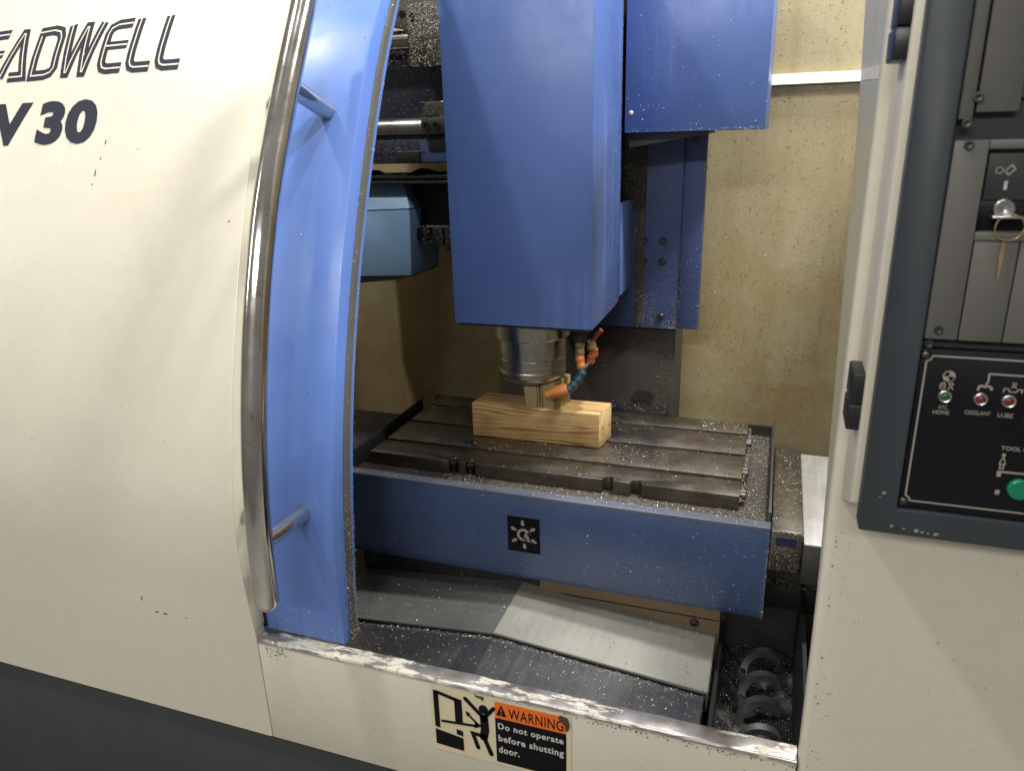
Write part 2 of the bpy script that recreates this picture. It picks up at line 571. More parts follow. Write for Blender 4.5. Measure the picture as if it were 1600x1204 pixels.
# ------------------------------------------------------------------ metal chips
def chips(name, label, spots, n_mats=('chip_bright', 'chip_straw', 'chip_dark'), parent=None):
    """spots: list of (points Nx3, normals Nx3, sizes N, mat index N) -> one mesh of small curled slivers"""
    P = np.concatenate([s[0] for s in spots])
    N = np.concatenate([s[1] for s in spots])
    S = np.concatenate([s[2] for s in spots])
    K = np.concatenate([s[3] for s in spots])
    n = len(P)
    rnd = RNG.normal(size=(n, 3))
    T = np.cross(N, rnd)
    T /= np.linalg.norm(T, axis=1)[:, None]
    B = np.cross(N, T)
    # random tilt of each sliver
    tl = RNG.normal(0, 0.45, n)[:, None]
    B2 = B * np.cos(tl) + N * np.sin(tl)
    N2 = np.cross(T, B2)
    L = S[:, None]
    W = np.minimum(L * RNG.uniform(0.13, 0.30, n)[:, None], 0.0011)
    H = L * RNG.uniform(0.05, 0.4, n)[:, None]
    base = P + N * (0.0006 + 0.25 * W * np.abs(np.sin(tl)))
    v = np.stack([base - T * L / 2 - B2 * W / 2, base - T * L / 2 + B2 * W / 2,
                  base - B2 * W / 2 + np.abs(N2) * 0 + N * H, base + B2 * W / 2 + N * H,
                  base + T * L / 2 - B2 * W / 2, base + T * L / 2 + B2 * W / 2], axis=1).reshape(-1, 3)
    i = np.arange(n)[:, None] * 6
    f = np.concatenate([i + np.array([0, 2, 3, 1]), i + np.array([2, 4, 5, 3])], axis=1).reshape(-1, 4)
    me = bpy.data.meshes.new(name)
    me.from_pydata(v.tolist(), [], f.tolist())
    for m in n_mats:
        me.materials.append(MATS[m])
    me.polygons.foreach_set('material_index', np.repeat(K, 2).astype(np.int32))
    o = bpy.data.objects.new(name, me)
    COL.objects.link(o)
    ORG[o.name] = Vector((0, 0, 0))
    if parent is None:
        tag(o, label, 'metal chips', kind='stuff')
    return o


def on_quad(o, u, v, n, size=(0.002, 0.006), mix=(0.6, 0.3, 0.1), nrm=None, fu=None, fv=None, lift=0.0):
    """n random spots on the parallelogram o + a*u + b*v"""
    o, u, v = map(np.array, (o, u, v))
    n = int(n * 1.35)
    a = RNG.random(n) if fu is None else np.clip(fu(n), 0, 1)
    b = RNG.random(n) if fv is None else np.clip(fv(n), 0, 1)
    P = o + a[:, None] * u + b[:, None] * v
    nn = np.cross(u, v) if nrm is None else np.array(nrm, float)
    nn = nn / np.linalg.norm(nn)
    P = P + nn * lift
    S = 0.80 * (size[0] + (size[1] - size[0]) * RNG.random(n) ** 2.6)
    if abs(nn[2]) < 0.5:
        S = S * 0.75
    K = RNG.choice(3, n, p=mix)
    return P, np.repeat(nn[None], n, 0), S, K


def clump(k, spread, lo=0.0, hi=1.0):
    """coordinates gathered round k random centres"""
    c = RNG.uniform(lo, hi, k)
    return lambda n: c[RNG.integers(0, k, n)] + RNG.normal(0, spread, n)


def toward(x, s):
    return lambda n: x + RNG.normal(0, s, n)


# ================================================================== SETTING
floor = MB().box(-4, 4, -2.5, 5, -0.05, 0.0).build('floor', 'floor_concrete')
floor['kind'] = 'structure'

# ================================================================== ENCLOSURE
ZK = [0.44, 0.766, 0.866, 0.9704, 1.0915, 1.2074, 1.3201, 1.4314, 1.5418, 1.6415, 1.731, 1.8108, 1.8827, 2.0, 2.15]
YK = [1, 1, 1, 1.0073, 1.0308, 1.0603, 1.0945, 1.1318, 1.1745, 1.2167, 1.2588, 1.303, 1.3583, 1.45, 1.575]


def W(z):
    """front profile of the curved cover: depth of the face at height z"""
    s = 0.04
    return float((np.interp(z - s, ZK, YK) + 2 * np.interp(z, ZK, YK) + np.interp(z + s, ZK, YK)) / 4)


enc = thing('machine_enclosure', 'cream sheet metal milling machine enclosure with curved front and dark plinth', 'machine enclosure', (-0.4, 1.6, 0.0))
zs = list(np.linspace(0.447, 2.0, 66))
XE = -0.917
mb = MB()
rings, edge = [], []
for z in zs:
    y = W(z)
    k = min(1.0, max(0.0, (z - 0.70) / 0.22)) ** 0.7        # the rolled edge begins above the seam
    xa = XE - 0.0012 - 0.0135 * k
    rings.append([(-2.3, y, z), (xa - 0.003, y, z), (xa, y + 0.0012, z), (xa, y + 0.028, z), (-2.3, y + 0.028, z)])
    if k > 0:
        edge.append([(xa + 0.0004, y + 0.0018, z), (XE - 0.0012, y + 0.0018 + 0.018 * k, z), (XE - 0.0012, y + 0.0300, z), (xa + 0.0004, y + 0.0300, z)])
mb.loft(rings)
panel = mb.build('cover_panel', 'cream_paint', enc, angle=50)
MB().loft(edge).build('cover_edge', 'cream_edge', enc, angle=50)  # edge turned away from the light: its shade is in the darker colour
MB().box(-2.3, 1.1, 1.014, 2.6, 0.0, 0.437, 0.004).build('plinth', 'plinth_paint', enc)
MB().box(-2.3, XE + 0.9, 1.006, 1.03, 0.437, 0.447).build('plinth_seam', 'seam_dirt', enc)
fp = MB().box(XE + 0.0012, 0.093, 1.0, 1.02, 0.447, 0.682, 0.0015).build('front_panel', 'cream_paint', enc)
MB().box(XE - 0.004, 0.097, 1.006, 1.019, 0.445, 0.679).build('panel_seam', 'seam_dirt', enc)
# worn sill with rolled front lip
mb = MB()
rings = []
for x in np.linspace(XE + 0.0012, 0.0935, 60):
    w = 0.0006 * math.sin(x * 37) + 0.0004 * math.sin(x * 91)
    rings.append([(x, 1.0005, 0.6825), (x, 0.9988, 0.6840), (x, 0.9985 + w * .4, 0.6875), (x, 1.0005, 0.6910), (x, 1.0040, 0.6925 + w),
                  (x, 1.0330, 0.6915 + w), (x, 1.0345, 0.690), (x, 1.0345, 0.640), (x, 1.0315, 0.640), (x, 1.0315, 0.6825)])
mb.loft(rings)
mb.build('sill', 'worn_sill', enc)
# right hand panel with rounded opening edge, and the deep jamb whose rear edge follows the door curve
mb = MB()
e = [(1.1, 1.0), (0.106, 1.0), (0.100, 1.0012), (0.0965, 1.0045), (0.095, 1.010), (0.095, 1.022), (1.1, 1.022)]
mb.loft([[(x, y, z) for x, y in e] for z in (0.447, 2.15)])
mb.build('side_panel', 'cream_paint', enc)
RZ = [0.447, 0.77, 0.92, 1.043, 1.195, 1.394, 1.589, 1.704, 1.806, 2.15]
RY = [1.024, 1.024, 1.026, 1.042, 1.108, 1.172, 1.235, 1.297, 1.362, 1.60]
mb = MB()
mb.loft([[(0.0955, 1.0221, z), (0.0955, float(np.interp(z, RZ, RY)), z), (0.120, float(np.interp(z, RZ, RY)), z), (0.120, 1.0221, z)] for z in np.linspace(0.447, 2.15, 40)])
mb.build('jamb', 'cream_edge', enc)
# inner walls
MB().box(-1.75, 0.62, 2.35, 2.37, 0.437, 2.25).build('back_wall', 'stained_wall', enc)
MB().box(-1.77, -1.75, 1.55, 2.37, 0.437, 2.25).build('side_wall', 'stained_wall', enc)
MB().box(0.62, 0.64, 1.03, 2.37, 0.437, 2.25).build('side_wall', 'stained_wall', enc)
# saddle board under the table and the black trough
MB().box(-0.460, -0.052, 1.425, 1.50, 0.45, 0.668, 0.003).build('saddle', 'rust_board', enc)
MB().box(-0.930, -0.4605, 1.430, 1.50, 0.45, 0.668, 0.003).build('saddle_guard', 'grime_black', enc)
MB().box(-0.45, -0.055, 1.4235, 1.4248, 0.6190, 0.6215).build('saddle_seam', 'grime_black', enc)
MB().box(-0.045, 0.60, 1.50, 1.54, 0.45, 0.80, 0.003).build('inner_guard', 'dark_steel', enc)
MB().box(0.035, 0.60, 1.470, 1.4995, 0.645, 0.70, 0.003).build('guard_ledge', 'grime_black', enc)
MB().box(-0.052, -0.044, 1.036, 1.50, 0.438, 0.570).build('trough_side', 'grime_black', enc)
MB().box(0.105, 0.112, 1.036, 1.50, 0.438, 0.70).build('trough_side', 'grime_black', enc)
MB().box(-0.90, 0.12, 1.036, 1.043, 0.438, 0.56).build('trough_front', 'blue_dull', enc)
MB().prism([(-0.043, 1.09, 0.44), (-0.043, 1.14, 0.44), (-0.043, 1.14, 0.545), (-0.043, 1.09, 0.57)], (0.018, 0, 0), 0.002).build('trough_bracket', 'blue_light', enc)


# lettering on the curved cover
def on_cover(u, v, lift=0.0009):
    return (u, W(v) - lift, v)


LET = {
    'L': [(-1.1936, 1.8745), (-1.1885, 1.7885), (-1.1840, 1.7805), (-1.1740, 1.7770), (-1.1350, 1.7772)],
    'E': [(-1.2865, 1.8673), (-1.3240, 1.8660), (-1.3390, 1.8595), (-1.3425, 1.8474), (-1.3385, 1.7903), (-1.3330, 1.7812), (-1.3221, 1.7778), (-1.2836, 1.7785)],
    'M': [(-1.3400, 1.8234), (-1.2827, 1.8241)],
    'W': [(-1.4536, 1.8745), (-1.4330, 1.7760), (-1.4290, 1.7760), (-1.4095, 1.8670), (-1.4055, 1.8670), (-1.3875, 1.7755), (-1.3840, 1.7755), (-1.3670, 1.8740)],
    'D': [(-1.5440, 1.8640), (-1.5021, 1.8670), (-1.4830, 1.8625), (-1.4745, 1.8500), (-1.4680, 1.7887), (-1.4750, 1.7788), (-1.4899, 1.7744), (-1.5270, 1.7735), (-1.5330, 1.8560)],
    'A': [(-1.6190, 1.7735), (-1.5910, 1.8650), (-1.5868, 1.8650), (-1.5535, 1.7745), (-1.5946, 1.7740)],
}


def shifted(pts, dx):
    return [(x + dx, z) for x, z in pts]


words = [('L', 0.0), ('L', -0.0745), ('E', 0.0), ('M', 0.0), ('W', 0.0), ('D', 0.0), ('A', 0.0), ('E', -0.3484), ('M', -0.3484), ('L', -0.5200)]
for k, dx in words:
    if k == 'M':
        continue
    mbd, mbl = MB(), MB()
    for kk in ('EM' if k == 'E' else k):
        stroke(mbd, shifted(LET[kk], dx), 0.0205 if kk != 'M' else 0.0165, lambda u, v: on_cover(u, v, 0.0008))
        stroke(mbl, shifted(LET[kk], dx), 0.0032, lambda u, v: on_cover(u, v, 0.0014))
    letter = mbd.build('letter', 'ink', enc, smooth=False)
    letter['label'] = 'dark double line letter ' + k
    mbl.build('inline', 'cream_paint', letter, smooth=False)
num = put_text('model_lettering', '30', (-1.4790, -1.3170, 1.6345, 1.7205), on_cover, 'ink', enc, bold=0.055, shear=0.03, spacing=1.08)
num['label'] = 'bold dark number 30 on the cream cover'
put_text('model_lettering', 'V', (-1.6130, -1.5010, 1.6355, 1.7195), on_cover, 'ink', enc, bold=0.055, shear=0.03)
# little scratches and rust nicks in the paint
nick = MB()
spots = [(-1.2852, 1.6364, .003, .009), (-1.2925, 1.606, .002, .006), (-1.3013, 1.5788, .003, .013), (-1.305, 1.557, .003, .004), (-1.166, .7032, .010, .0035), (-1.1441, .7031, .012, .0035), (-1.20, .73, .003, .010), (-1.09, .705, .006, .002)]
for i in range(9):
    spots.append((RNG.uniform(-1.6, -0.96), RNG.uniform(0.5, 1.75), RNG.uniform(.001, .003), RNG.uniform(.001, .004)))
for x, z, a, b in spots:
    q = [(x - a / 2, z - b / 2), (x + a * .4, z - b * .45), (x + a / 2, z + b / 2), (x - a * .3, z + b * .4)]
    nick.poly([on_cover(u, v, 0.0005) for u, v in q])
nick.build('paint_nicks', 'rust_flake', enc, smooth=False)['kind'] = 'stuff'
# rust flakes along sill, opening edge and corner
nick = MB()
def flake(x, z, s):
    k = RNG.integers(5, 8)
    nick.poly([(x + s * RNG.uniform(.5, 1.2) * math.cos(t), 0.9993, z + s * RNG.uniform(.35, .9) * math.sin(t)) for t in np.linspace(0, 2 * math.pi, k + 1)[:-1]])
for i in range(170):
    x = RNG.uniform(-0.5, 0.09)
    flake(x, 0.6810 - abs(RNG.normal(0, 0.005)), RNG.uniform(.0006, .0022))
for i in range(60):
    flake(RNG.uniform(XE + .01, 0.09), RNG.uniform(.5, .66), RNG.uniform(.0006, .0016))
for i in range(28):
    flake(RNG.uniform(-.90, -.85), .6810 - abs(RNG.normal(0, .012)), RNG.uniform(.0008, .003))
for i in range(80):
    flake(0.107 + abs(RNG.normal(0, 0.022)), RNG.uniform(.66, 1.1), RNG.uniform(.0004, .0011))
for i in range(26):
    flake(0.107 + abs(RNG.normal(0, 0.003)), RNG.uniform(.66, 1.1), RNG.uniform(.0006, .0018))
for i in range(30):
    flake(RNG.uniform(.11, .36), RNG.uniform(.5, 1.1), RNG.uniform(.0006, .0014))
for z, a in ((.672, .030), (.664, .042), (.655, .036)):
    for i in range(34):
        flake(0.104 + RNG.random() ** 1.6 * a, z + RNG.normal(0, .0011), RNG.uniform(.0008, .0020))
nick.build('rust_flakes', 'rust_flake', enc, smooth=False)['kind'] = 'stuff'

# ================================================================== SLIDING DOOR
door = thing('sliding_door', 'blue curved sliding door pushed open behind the cream cover', 'door', (-0.85, 1.06, 0.69))
DZ = [0.67, 0.8111, 0.9438, 1.0698, 1.19, 1.3062, 1.42, 1.533, 1.6354, 1.7276, 1.8099, 1.8826, 1.9813, 2.15]
DY = [1.080, 1.0937, 1.1113, 1.1325, 1.1597, 1.193, 1.2328, 1.2797, 1.3249, 1.3711, 1.4161, 1.4629, 1.5203, 1.64]
XD = -0.735


def D(z):
    return W(z) + 0.034


def E_(z):
    s = 0.04
    return max(D(z) + 0.03, float((np.interp(z - s, DZ, DY) + 2 * np.interp(z, DZ, DY) + np.interp(z + s, DZ, DY)) / 4))


rings = []
for z in np.linspace(0.6945, 2.0, 60):
    y, yb = D(z), E_(z)
    rings.append([(-1.25, y, z), (XD - 0.005, y, z), (XD - 0.0015, y + 0.0015, z), (XD, y + 0.005, z), (XD, yb, z), (XD - 0.003, yb, z), (XD - 0.003, y + 0.006, z), (-1.25, y + 0.004, z)])
dp = MB().loft(rings).build('door_panel', 'blue_paint', door, angle=40)
rings = []
for z in np.linspace(0.694, 2.0, 56):
    y, yb = D(z), E_(z)
    d = yb - y
    a, b = y + d * 0.50, y + d * 0.80
    rings.append([(XD + 0.0006, a, z), (XD + 0.0045, a + 0.003, z), (XD + 0.0045, b - 0.003, z), (XD + 0.0006, b, z)])
seal = MB().loft(rings).build('seal_strip', 'rubber', door)
seal['label'] = 'gritty grey seal strip along the door edge'
# the dark running gap between cover and door, its shade built as black strip
MB().loft([[(XE - 0.02, W(z) + 0.0302, z), (XE + 0.004, W(z) + 0.0302, z), (XE + 0.004, W(z) + 0.0330, z), (XE - 0.02, W(z) + 0.0330, z)] for z in np.linspace(0.70, 2.0, 46)]).build('gap_strip', 'black_plastic', door)
# handle
RODP = [(1.860, 1.2325), (1.846, 1.225), (1.721, 1.151), (1.60, 1.087), (1.551, 1.0605), (1.45, 1.0215), (1.352, .9885), (1.25, .961), (1.144, .9375), (1.05, .924), (.974, .9165), (.90, .9125), (.866, .9118)]
rz = [p[0] for p in RODP][::-1]
ry = [p[1] for p in RODP][::-1]
rodpts = []
for z in np.linspace(0.866, 1.858, 48):
    y = np.mean([np.interp(z + s, rz, ry) for s in (-.05, -.025, 0, .025, .05)]) if 0.92 < z < 1.80 else np.interp(z, rz, ry)
    rodpts.append((-0.800, float(y), float(z)))
handle = MB()
R = 0.0218
p0, p1 = Vector(rodpts[0]), Vector(rodpts[-1])
d0, d1 = (p0 - Vector(rodpts[1])).normalized(), (p1 - Vector(rodpts[-2])).normalized()
ends0 = [p0 + d0 * R * math.sin(t) for t in (1.5, 1.2, .9, .6, .3)]
ends1 = [p1 + d1 * R * math.sin(t) for t in (.3, .6, .9, 1.2, 1.5)]
rr0 = [R * math.cos(t) for t in (1.5, 1.2, .9, .6, .3)]
handle.tube(ends0 + rodpts + ends1, rr0 + [R] * len(rodpts) + rr0[::-1], 28)
hd = handle.build('handle', 'chrome', door, angle=60)
hd['label'] = 'long bowed chrome tube handle'
for zb, zr in ((1.677, 1.719), (0.967, 0.974)):
    b = Vector((-0.800, D(zb) + 0.004, zb))
    a = Vector((-0.800, float(np.interp(zr, rz, ry)), zr))
    MB().tube([a, a.lerp(b, .5), b], 0.0165, 20).build('bracket', 'chrome', hd, angle=60)
bump = MB().lathe([(0.004, -0.004), (0.008, -0.003), (0.009, 0.004), (0.006, 0.010)], (0, 0, 0), 'X', 12)
bme = raw_mesh(bump, 'black_plastic')
for z in (1.70, 0.965):
    inst('bumper', bme, door, (XE + 0.0045, W(z) + 0.018, z))

# ================================================================== STRIPE OF LIGHT ON THE BACK WALL
stripe = thing('light_stripe', 'white stripe of light on the back wall beside the blue head cover, added as glowing bar', 'light stripe', (0.05, 2.345, 1.73))
MB().box(-0.30, 0.40, 2.338, 2.3499, 1.732, 1.761, 0.001).build('housing', 'cream_edge', stripe)  # backing of the added glowing bar
MB().box(-0.298, 0.398, 2.334, 2.3379, 1.7345, 1.7590).build('glow_face', 'stripe_glow', stripe)  # glowing face imitates light falling on the wall
jamb_stripe = MB().prism([(0.0948, 1.024, 1.6795), (0.0948, 1.262, 1.6885), (0.0948, 1.283, 1.7045), (0.0948, 1.024, 1.6935)], (-0.0007, 0, 0)).build('jamb_light_stripe', 'stripe_pale')  # painted in where the stripe of light crosses the jamb
tag(jamb_stripe, 'pale strip painted for the light falling across the grey opening jamb', 'jamb_stripe')

# ================================================================== COLUMN
col = thing('machine_column', 'blue painted machine column behind the spindle head on a dark base', 'machine column', (-0.5, 2.25, 0.44))
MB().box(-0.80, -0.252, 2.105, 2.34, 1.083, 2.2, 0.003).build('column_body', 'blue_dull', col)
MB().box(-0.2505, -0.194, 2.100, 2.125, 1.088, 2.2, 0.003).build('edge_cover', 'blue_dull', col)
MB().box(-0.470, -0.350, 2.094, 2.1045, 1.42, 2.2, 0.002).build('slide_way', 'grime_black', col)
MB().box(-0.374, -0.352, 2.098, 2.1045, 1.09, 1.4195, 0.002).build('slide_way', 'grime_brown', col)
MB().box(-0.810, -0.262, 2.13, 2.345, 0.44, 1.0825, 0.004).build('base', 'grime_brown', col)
MB().box(-0.44, -0.272, 2.06, 2.1298, 0.80, 0.842, 0.003).build('ledge', 'grime_black', col)
MB().prism([(-0.376, 2.1295, 0.852), (-0.3175, 2.1295, 0.852), (-0.3175, 2.1295, 0.872), (-0.328, 2.1295, 0.884), (-0.365, 2.1295, 0.886), (-0.376, 2.1295, 0.872)], (0, -0.004, 0)).build('access_plate', 'dark_steel', col)
bolt = MB().lathe([(0.010, 0.0), (0.010, -0.003), (0.0075, -0.006), (0.0045, -0.006), (0.0040, -0.002)], (0, 0, 0), 'Y', 16)
bolt_me = raw_mesh(bolt, 'screw_steel')
for x, z in ((-0.3, 1.334), (-0.3, 1.2775), (-0.352, 1.333), (-0.352, 1.277), (-0.3, 1.12), (-0.222, 1.60)):
    inst('bolt', bolt_me, col, (x, 2.1045 if x < -0.25 else 2.0995, z))

# ================================================================== SPINDLE HEAD
head = thing('spindle_head', 'blue shrouded spindle head hanging above the wood block', 'spindle head', (-0.5346, 1.70, 1.046))
HX0, HX1 = -0.699, -0.370
MB().prism([(HX0, 1.56, 1.2135), (HX1, 1.56, 1.2135), (HX1, 1.56, 2.03), (HX0, 1.56, 2.03)], (0, 0.245, 0), 0.0025).build('shroud', 'blue_shroud', head)
# right flank: front strip, set-back strip, lower rear fin
MB().prism([(HX1 - 0.006, 1.8055, 1.2125), (HX1 - 0.006, 1.8755, 1.2115), (HX1 - 0.006, 1.8755, 2.03), (HX1 - 0.006, 1.8055, 2.03)], (-0.30, 0, 0), 0.002).build('rear_strip', 'blue_shroud', head)
MB().prism([(HX1 - 0.012, 1.925, 1.2135), (HX1 - 0.012, 2.085, 1.2135), (HX1 - 0.012, 2.100, 1.235), (HX1 - 0.012, 2.100, 1.445), (HX1 - 0.012, 1.925, 1.455)], (-0.012, 0, 0), 0.002).build('rear_fin', 'blue_paint', head)
MB().box(HX0 + 0.03, HX1 - 0.04, 1.876, 2.08, 1.23, 2.03).build('slide_body', 'grime_black', head)
MB().box(HX0 + 0.01, HX1 - 0.008, 1.57, 1.87, 1.2065, 1.2134).build('underside', 'grime_black', head)
MB().box(-0.369, -0.0485, 1.8754, 2.23, 1.6215, 2.03, 0.002).build('motor_cover', 'blue_shroud', head)
MB().prism([(-0.3685, 1.93, 1.6208), (-0.175, 1.93, 1.6208), (-0.175, 1.93, 1.6150), (-0.3685, 1.93, 1.5860)], (0, 0.16, 0), 0.001).build('support_bracket', 'bracket_grey', head)
dome = MB().lathe([(0.0062, 0.0), (0.0058, -0.003), (0.0035, -0.005), (0.001, -0.0055)], (0, 0, 0), 'Y', 14)
inst('screw', raw_mesh(dome, 'chip_bright', 60), head, (-0.354, 1.8750, 1.666))
SX, SY = -0.5480, 1.675
MB().lathe([(0.050, 1.2065), (0.0935, 1.2060), (0.0955, 1.2040), (0.0955, 1.1700), (0.0940, 1.1680), (0.05, 1.1680)], (SX, SY, 0), 'Z', 56).build('spindle_flange', 'spindle_steel', head)
MB().lathe([(0.05, 1.1685), (0.0845, 1.1685), (0.0850, 1.1665), (0.0850, 1.1180), (0.0842, 1.1170), (0.0850, 1.1160), (0.0850, 1.0900), (0.0838, 1.0885), (0.0848, 1.0870), (0.0845, 1.0740), (0.0815, 1.0665), (0.069, 1.0580), (0.050, 1.0570), (0.048, 1.062), (0.02, 1.062)], (SX, SY, 0), 'Z', 56).build('spindle_nose', 'spindle_steel', head)

inst('bolt', bolt_me, enc, (-0.106, 1.4245, 0.606))

# coolant hose beside the spindle
hose = thing('coolant_hose', 'jointed coolant hose with orange nozzle pointing at the wooden post', 'coolant hose', (-0.42, 1.62, 1.20))
MB().lathe([(0.020, 1.2065), (0.020, 1.185), (0.0165, 1.183), (0.0165, 1.166), (0.012, 1.164)], (-0.418, 1.64, 0), 'Z', 20).build('fitting', 'grime_black', hose)
seg_me = {}
for c in ('hose_orange', 'hose_teal', 'fitting_tan', 'hose_red'):
    seg_me[c] = raw_mesh(MB().lathe([(0.006, 0.0105), (0.0095, 0.0100), (0.0102, 0.005), (0.0100, 0.0005), (0.0112, -0.0010), (0.0116, -0.006), (0.0105, -0.0100), (0.0060, -0.0110)], (0, 0, 0), 'Z', 18), c, 50)
path = [((-0.4185, 1.640, 1.1600), 'fitting_tan'), ((-0.4185, 1.639, 1.1430), 'fitting_tan'), ((-0.4180, 1.637, 1.1265), 'hose_orange'), ((-0.4145, 1.634, 1.1105), 'hose_orange'),
        ((-0.4110, 1.629, 1.0945), 'hose_teal'), ((-0.4160, 1.623, 1.0800), 'hose_teal'), ((-0.4245, 1.618, 1.0670), 'hose_teal'), ((-0.4350, 1.613, 1.0570), 'hose_teal')]
for i, (p, c) in enumerate(path):
    nx = Vector(path[min(i + 1, len(path) - 1)][0]) - Vector(path[max(i - 1, 0)][0])
    inst('hose_segment', seg_me[c], hose, p, (-nx).to_track_quat('Z', 'Y').to_euler())
tip0, tip1 = Vector((-0.4400, 1.611, 1.0540)), Vector((-0.4930, 1.600, 1.0370))
MB().tube([tip0, tip0.lerp(tip1, .08), tip0.lerp(tip1, .45), tip0.lerp(tip1, .60), tip1.lerp(tip0, .02), tip1], [0.0140, 0.0155, 0.0150, 0.0125, 0.0105, 0.0090], 20).build('nozzle', 'hose_orange', hose)
for i, p in enumerate([(-0.396, 1.665, 1.1500), (-0.392, 1.668, 1.1320), (-0.398, 1.664, 1.1160)]):
    inst('hose_segment', seg_me[('fitting_tan', 'hose_red', 'hose_red')[i]], hose, p, (0.15, 0.15 * i, 0))
MB().tube([(-0.398, 1.664, 1.112), (-0.404, 1.655, 1.104), (-0.410, 1.642, 1.098)], 0.006, 12).build('elbow', 'hose_teal', hose)
MB().tube([(-0.396, 1.665, 1.155), (-0.385, 1.66, 1.175), (-0.372, 1.66, 1.19)], 0.0055, 12).build('feed_pipe', 'hose_red', hose)

# ================================================================== TOOL CHANGER
tc = thing('tool_changer', 'chip covered tool changer with chrome slide rods behind the door', 'tool changer', (-1.05, 2.05, 1.2))
# blue carousel guard with bevelled top
prof = [(-1.36, 1.225), (-1.004, 1.240), (-0.992, 1.432), (-1.034, 1.497), (-1.36, 1.503)]
mb = MB()
fr = [(x, 1.95, z) for x, z in prof]
mb.prism([(-1.36, 1.95, 1.222), (-1.004, 1.95, 1.240), (-0.994, 1.95, 1.434), (-1.36, 1.95, 1.420)], (0, 0.20, 0), 0.008)
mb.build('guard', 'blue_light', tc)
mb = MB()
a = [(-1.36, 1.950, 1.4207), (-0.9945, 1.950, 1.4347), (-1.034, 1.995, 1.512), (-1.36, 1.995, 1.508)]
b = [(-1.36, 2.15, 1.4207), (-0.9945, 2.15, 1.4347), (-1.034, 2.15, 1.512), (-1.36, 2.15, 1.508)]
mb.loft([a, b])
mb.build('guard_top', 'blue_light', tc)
MB().prism([(-1.36, 1.953, 1.195), (-1.06, 1.953, 1.227), (-1.004, 1.953, 1.2395), (-1.36, 1.953, 1.2215)], (0, 0.19, 0)).build('guard_lip', 'grime_black', tc)
MB().box(-1.06, -0.70, 2.02, 2.18, 1.36, 1.500).build('carousel_hub', 'grime_black', tc)
mb = MB()
for i in range(7):
    mb.box(-1.00 + i * .045, -.965 + i * .045, 1.99 + .01 * (i % 2), 2.10, 1.335 - .012 * (i % 3), 1.375, 0.004)
mb.build('tool_grips', 'grime_black', tc)
MB().box(-1.30, -0.70, 1.955, 2.16, 1.515, 1.523, 0.001).build('upper_plate', 'grime_black', tc)
mb = MB()
xs = np.linspace(-1.30, -0.70, 90)
hh = 0.0085 + 0.006 * np.sin(xs * 31) + 0.004 * np.sin(xs * 77 + 1) + RNG.normal(0, .0013, 90)
hh = np.clip(hh, 0.002, 0.03)
mb.loft([[(x, 1.975, 1.5228), (x, 1.99, 1.5228 + h), (x, 2.04, 1.5228 + h * .8), (x, 2.07, 1.5228)] for x, h in zip(xs, hh)])
mb.build('swarf_ridge', 'grime_black', tc)
MB().box(-1.30, -0.86, 1.945, 2.16, 1.5015, 1.5075, 0.001).build('lower_plate', 'grime_black', tc)
MB().box(-1.30, -0.70, 2.00, 2.16, 1.5085, 1.5145).build('plate_core', 'grime_black', tc)
MB().box(-1.30, -0.70, 1.945, 2.10, 1.5565, 1.622, 0.003).build('slide_block', 'navy_grime', tc)
MB().box(-0.945, -0.70, 1.940, 1.9448, 1.560, 1.618, 0.001).build('slide_plate', 'blue_dull', tc)
MB().box(-1.02, -0.945, 1.935, 1.9445, 1.5570, 1.588, 0.002).build('slide_stop', 'grime_black', tc)
MB().box(-0.918, -0.86, 1.935, 1.9445, 1.590, 1.632, 0.002).build('slide_stop', 'grime_black', tc)
MB().tube([(-1.35, 1.955, 1.652), (-1.1, 1.955, 1.652), (-0.86, 1.955, 1.652)], 0.0235, 26).build('slide_rod', 'steel', tc)
MB().tube([(-1.35, 1.955, 1.868), (-1.1, 1.955, 1.868), (-0.86, 1.955, 1.868)], 0.0240, 26).build('slide_rod', 'chrome', tc)
clampo = MB().box(-0.932, -0.78, 1.925, 1.985, 1.632, 1.674, 0.003).build('rod_clamp', 'dark_steel', tc)
sock = MB().lathe([(0.0105, 0.0), (0.0105, -0.004), (0.0060, -0.004), (0.0052, -0.0005), (0.001, -0.0005)], (0, 0, 0), 'Y', 16)
sock_me = raw_mesh(sock, 'screw_steel')
for x in (-0.914, -0.885):
    inst('socket_screw', sock_me, clampo, (x, 1.9248, 1.653))
MB().box(-0.925, -0.78, 1.935, 1.99, 1.676, 1.712, 0.006).build('rod_bracket', 'grime_brown', tc)
MB().box(-1.30, -0.70, 2.00, 2.12, 1.6225, 1.900, 0.003).build('back_plate', 'navy_grime', tc)
MB().prism([(-0.957, 1.93, 1.820), (-0.80, 1.93, 1.790), (-0.80, 1.93, 1.965), (-1.02, 1.93, 1.965), (-1.02, 1.93, 1.905), (-0.957, 1.93, 1.890)], (0, 0.08, 0), 0.004).build('slide_carrier', 'grime_brown', tc)
hole = raw_mesh(MB().lathe([(0.0095, 0.0), (0.0095, -0.0012), (0.001, -0.0012)], (0, 0, 0), 'Y', 16), 'ink_black')
for x, z in ((-0.966, 1.928), (-0.938, 1.919), (-0.915, 1.838)):
    inst('bolt_hole', hole, tc, (x, 1.9295, z))

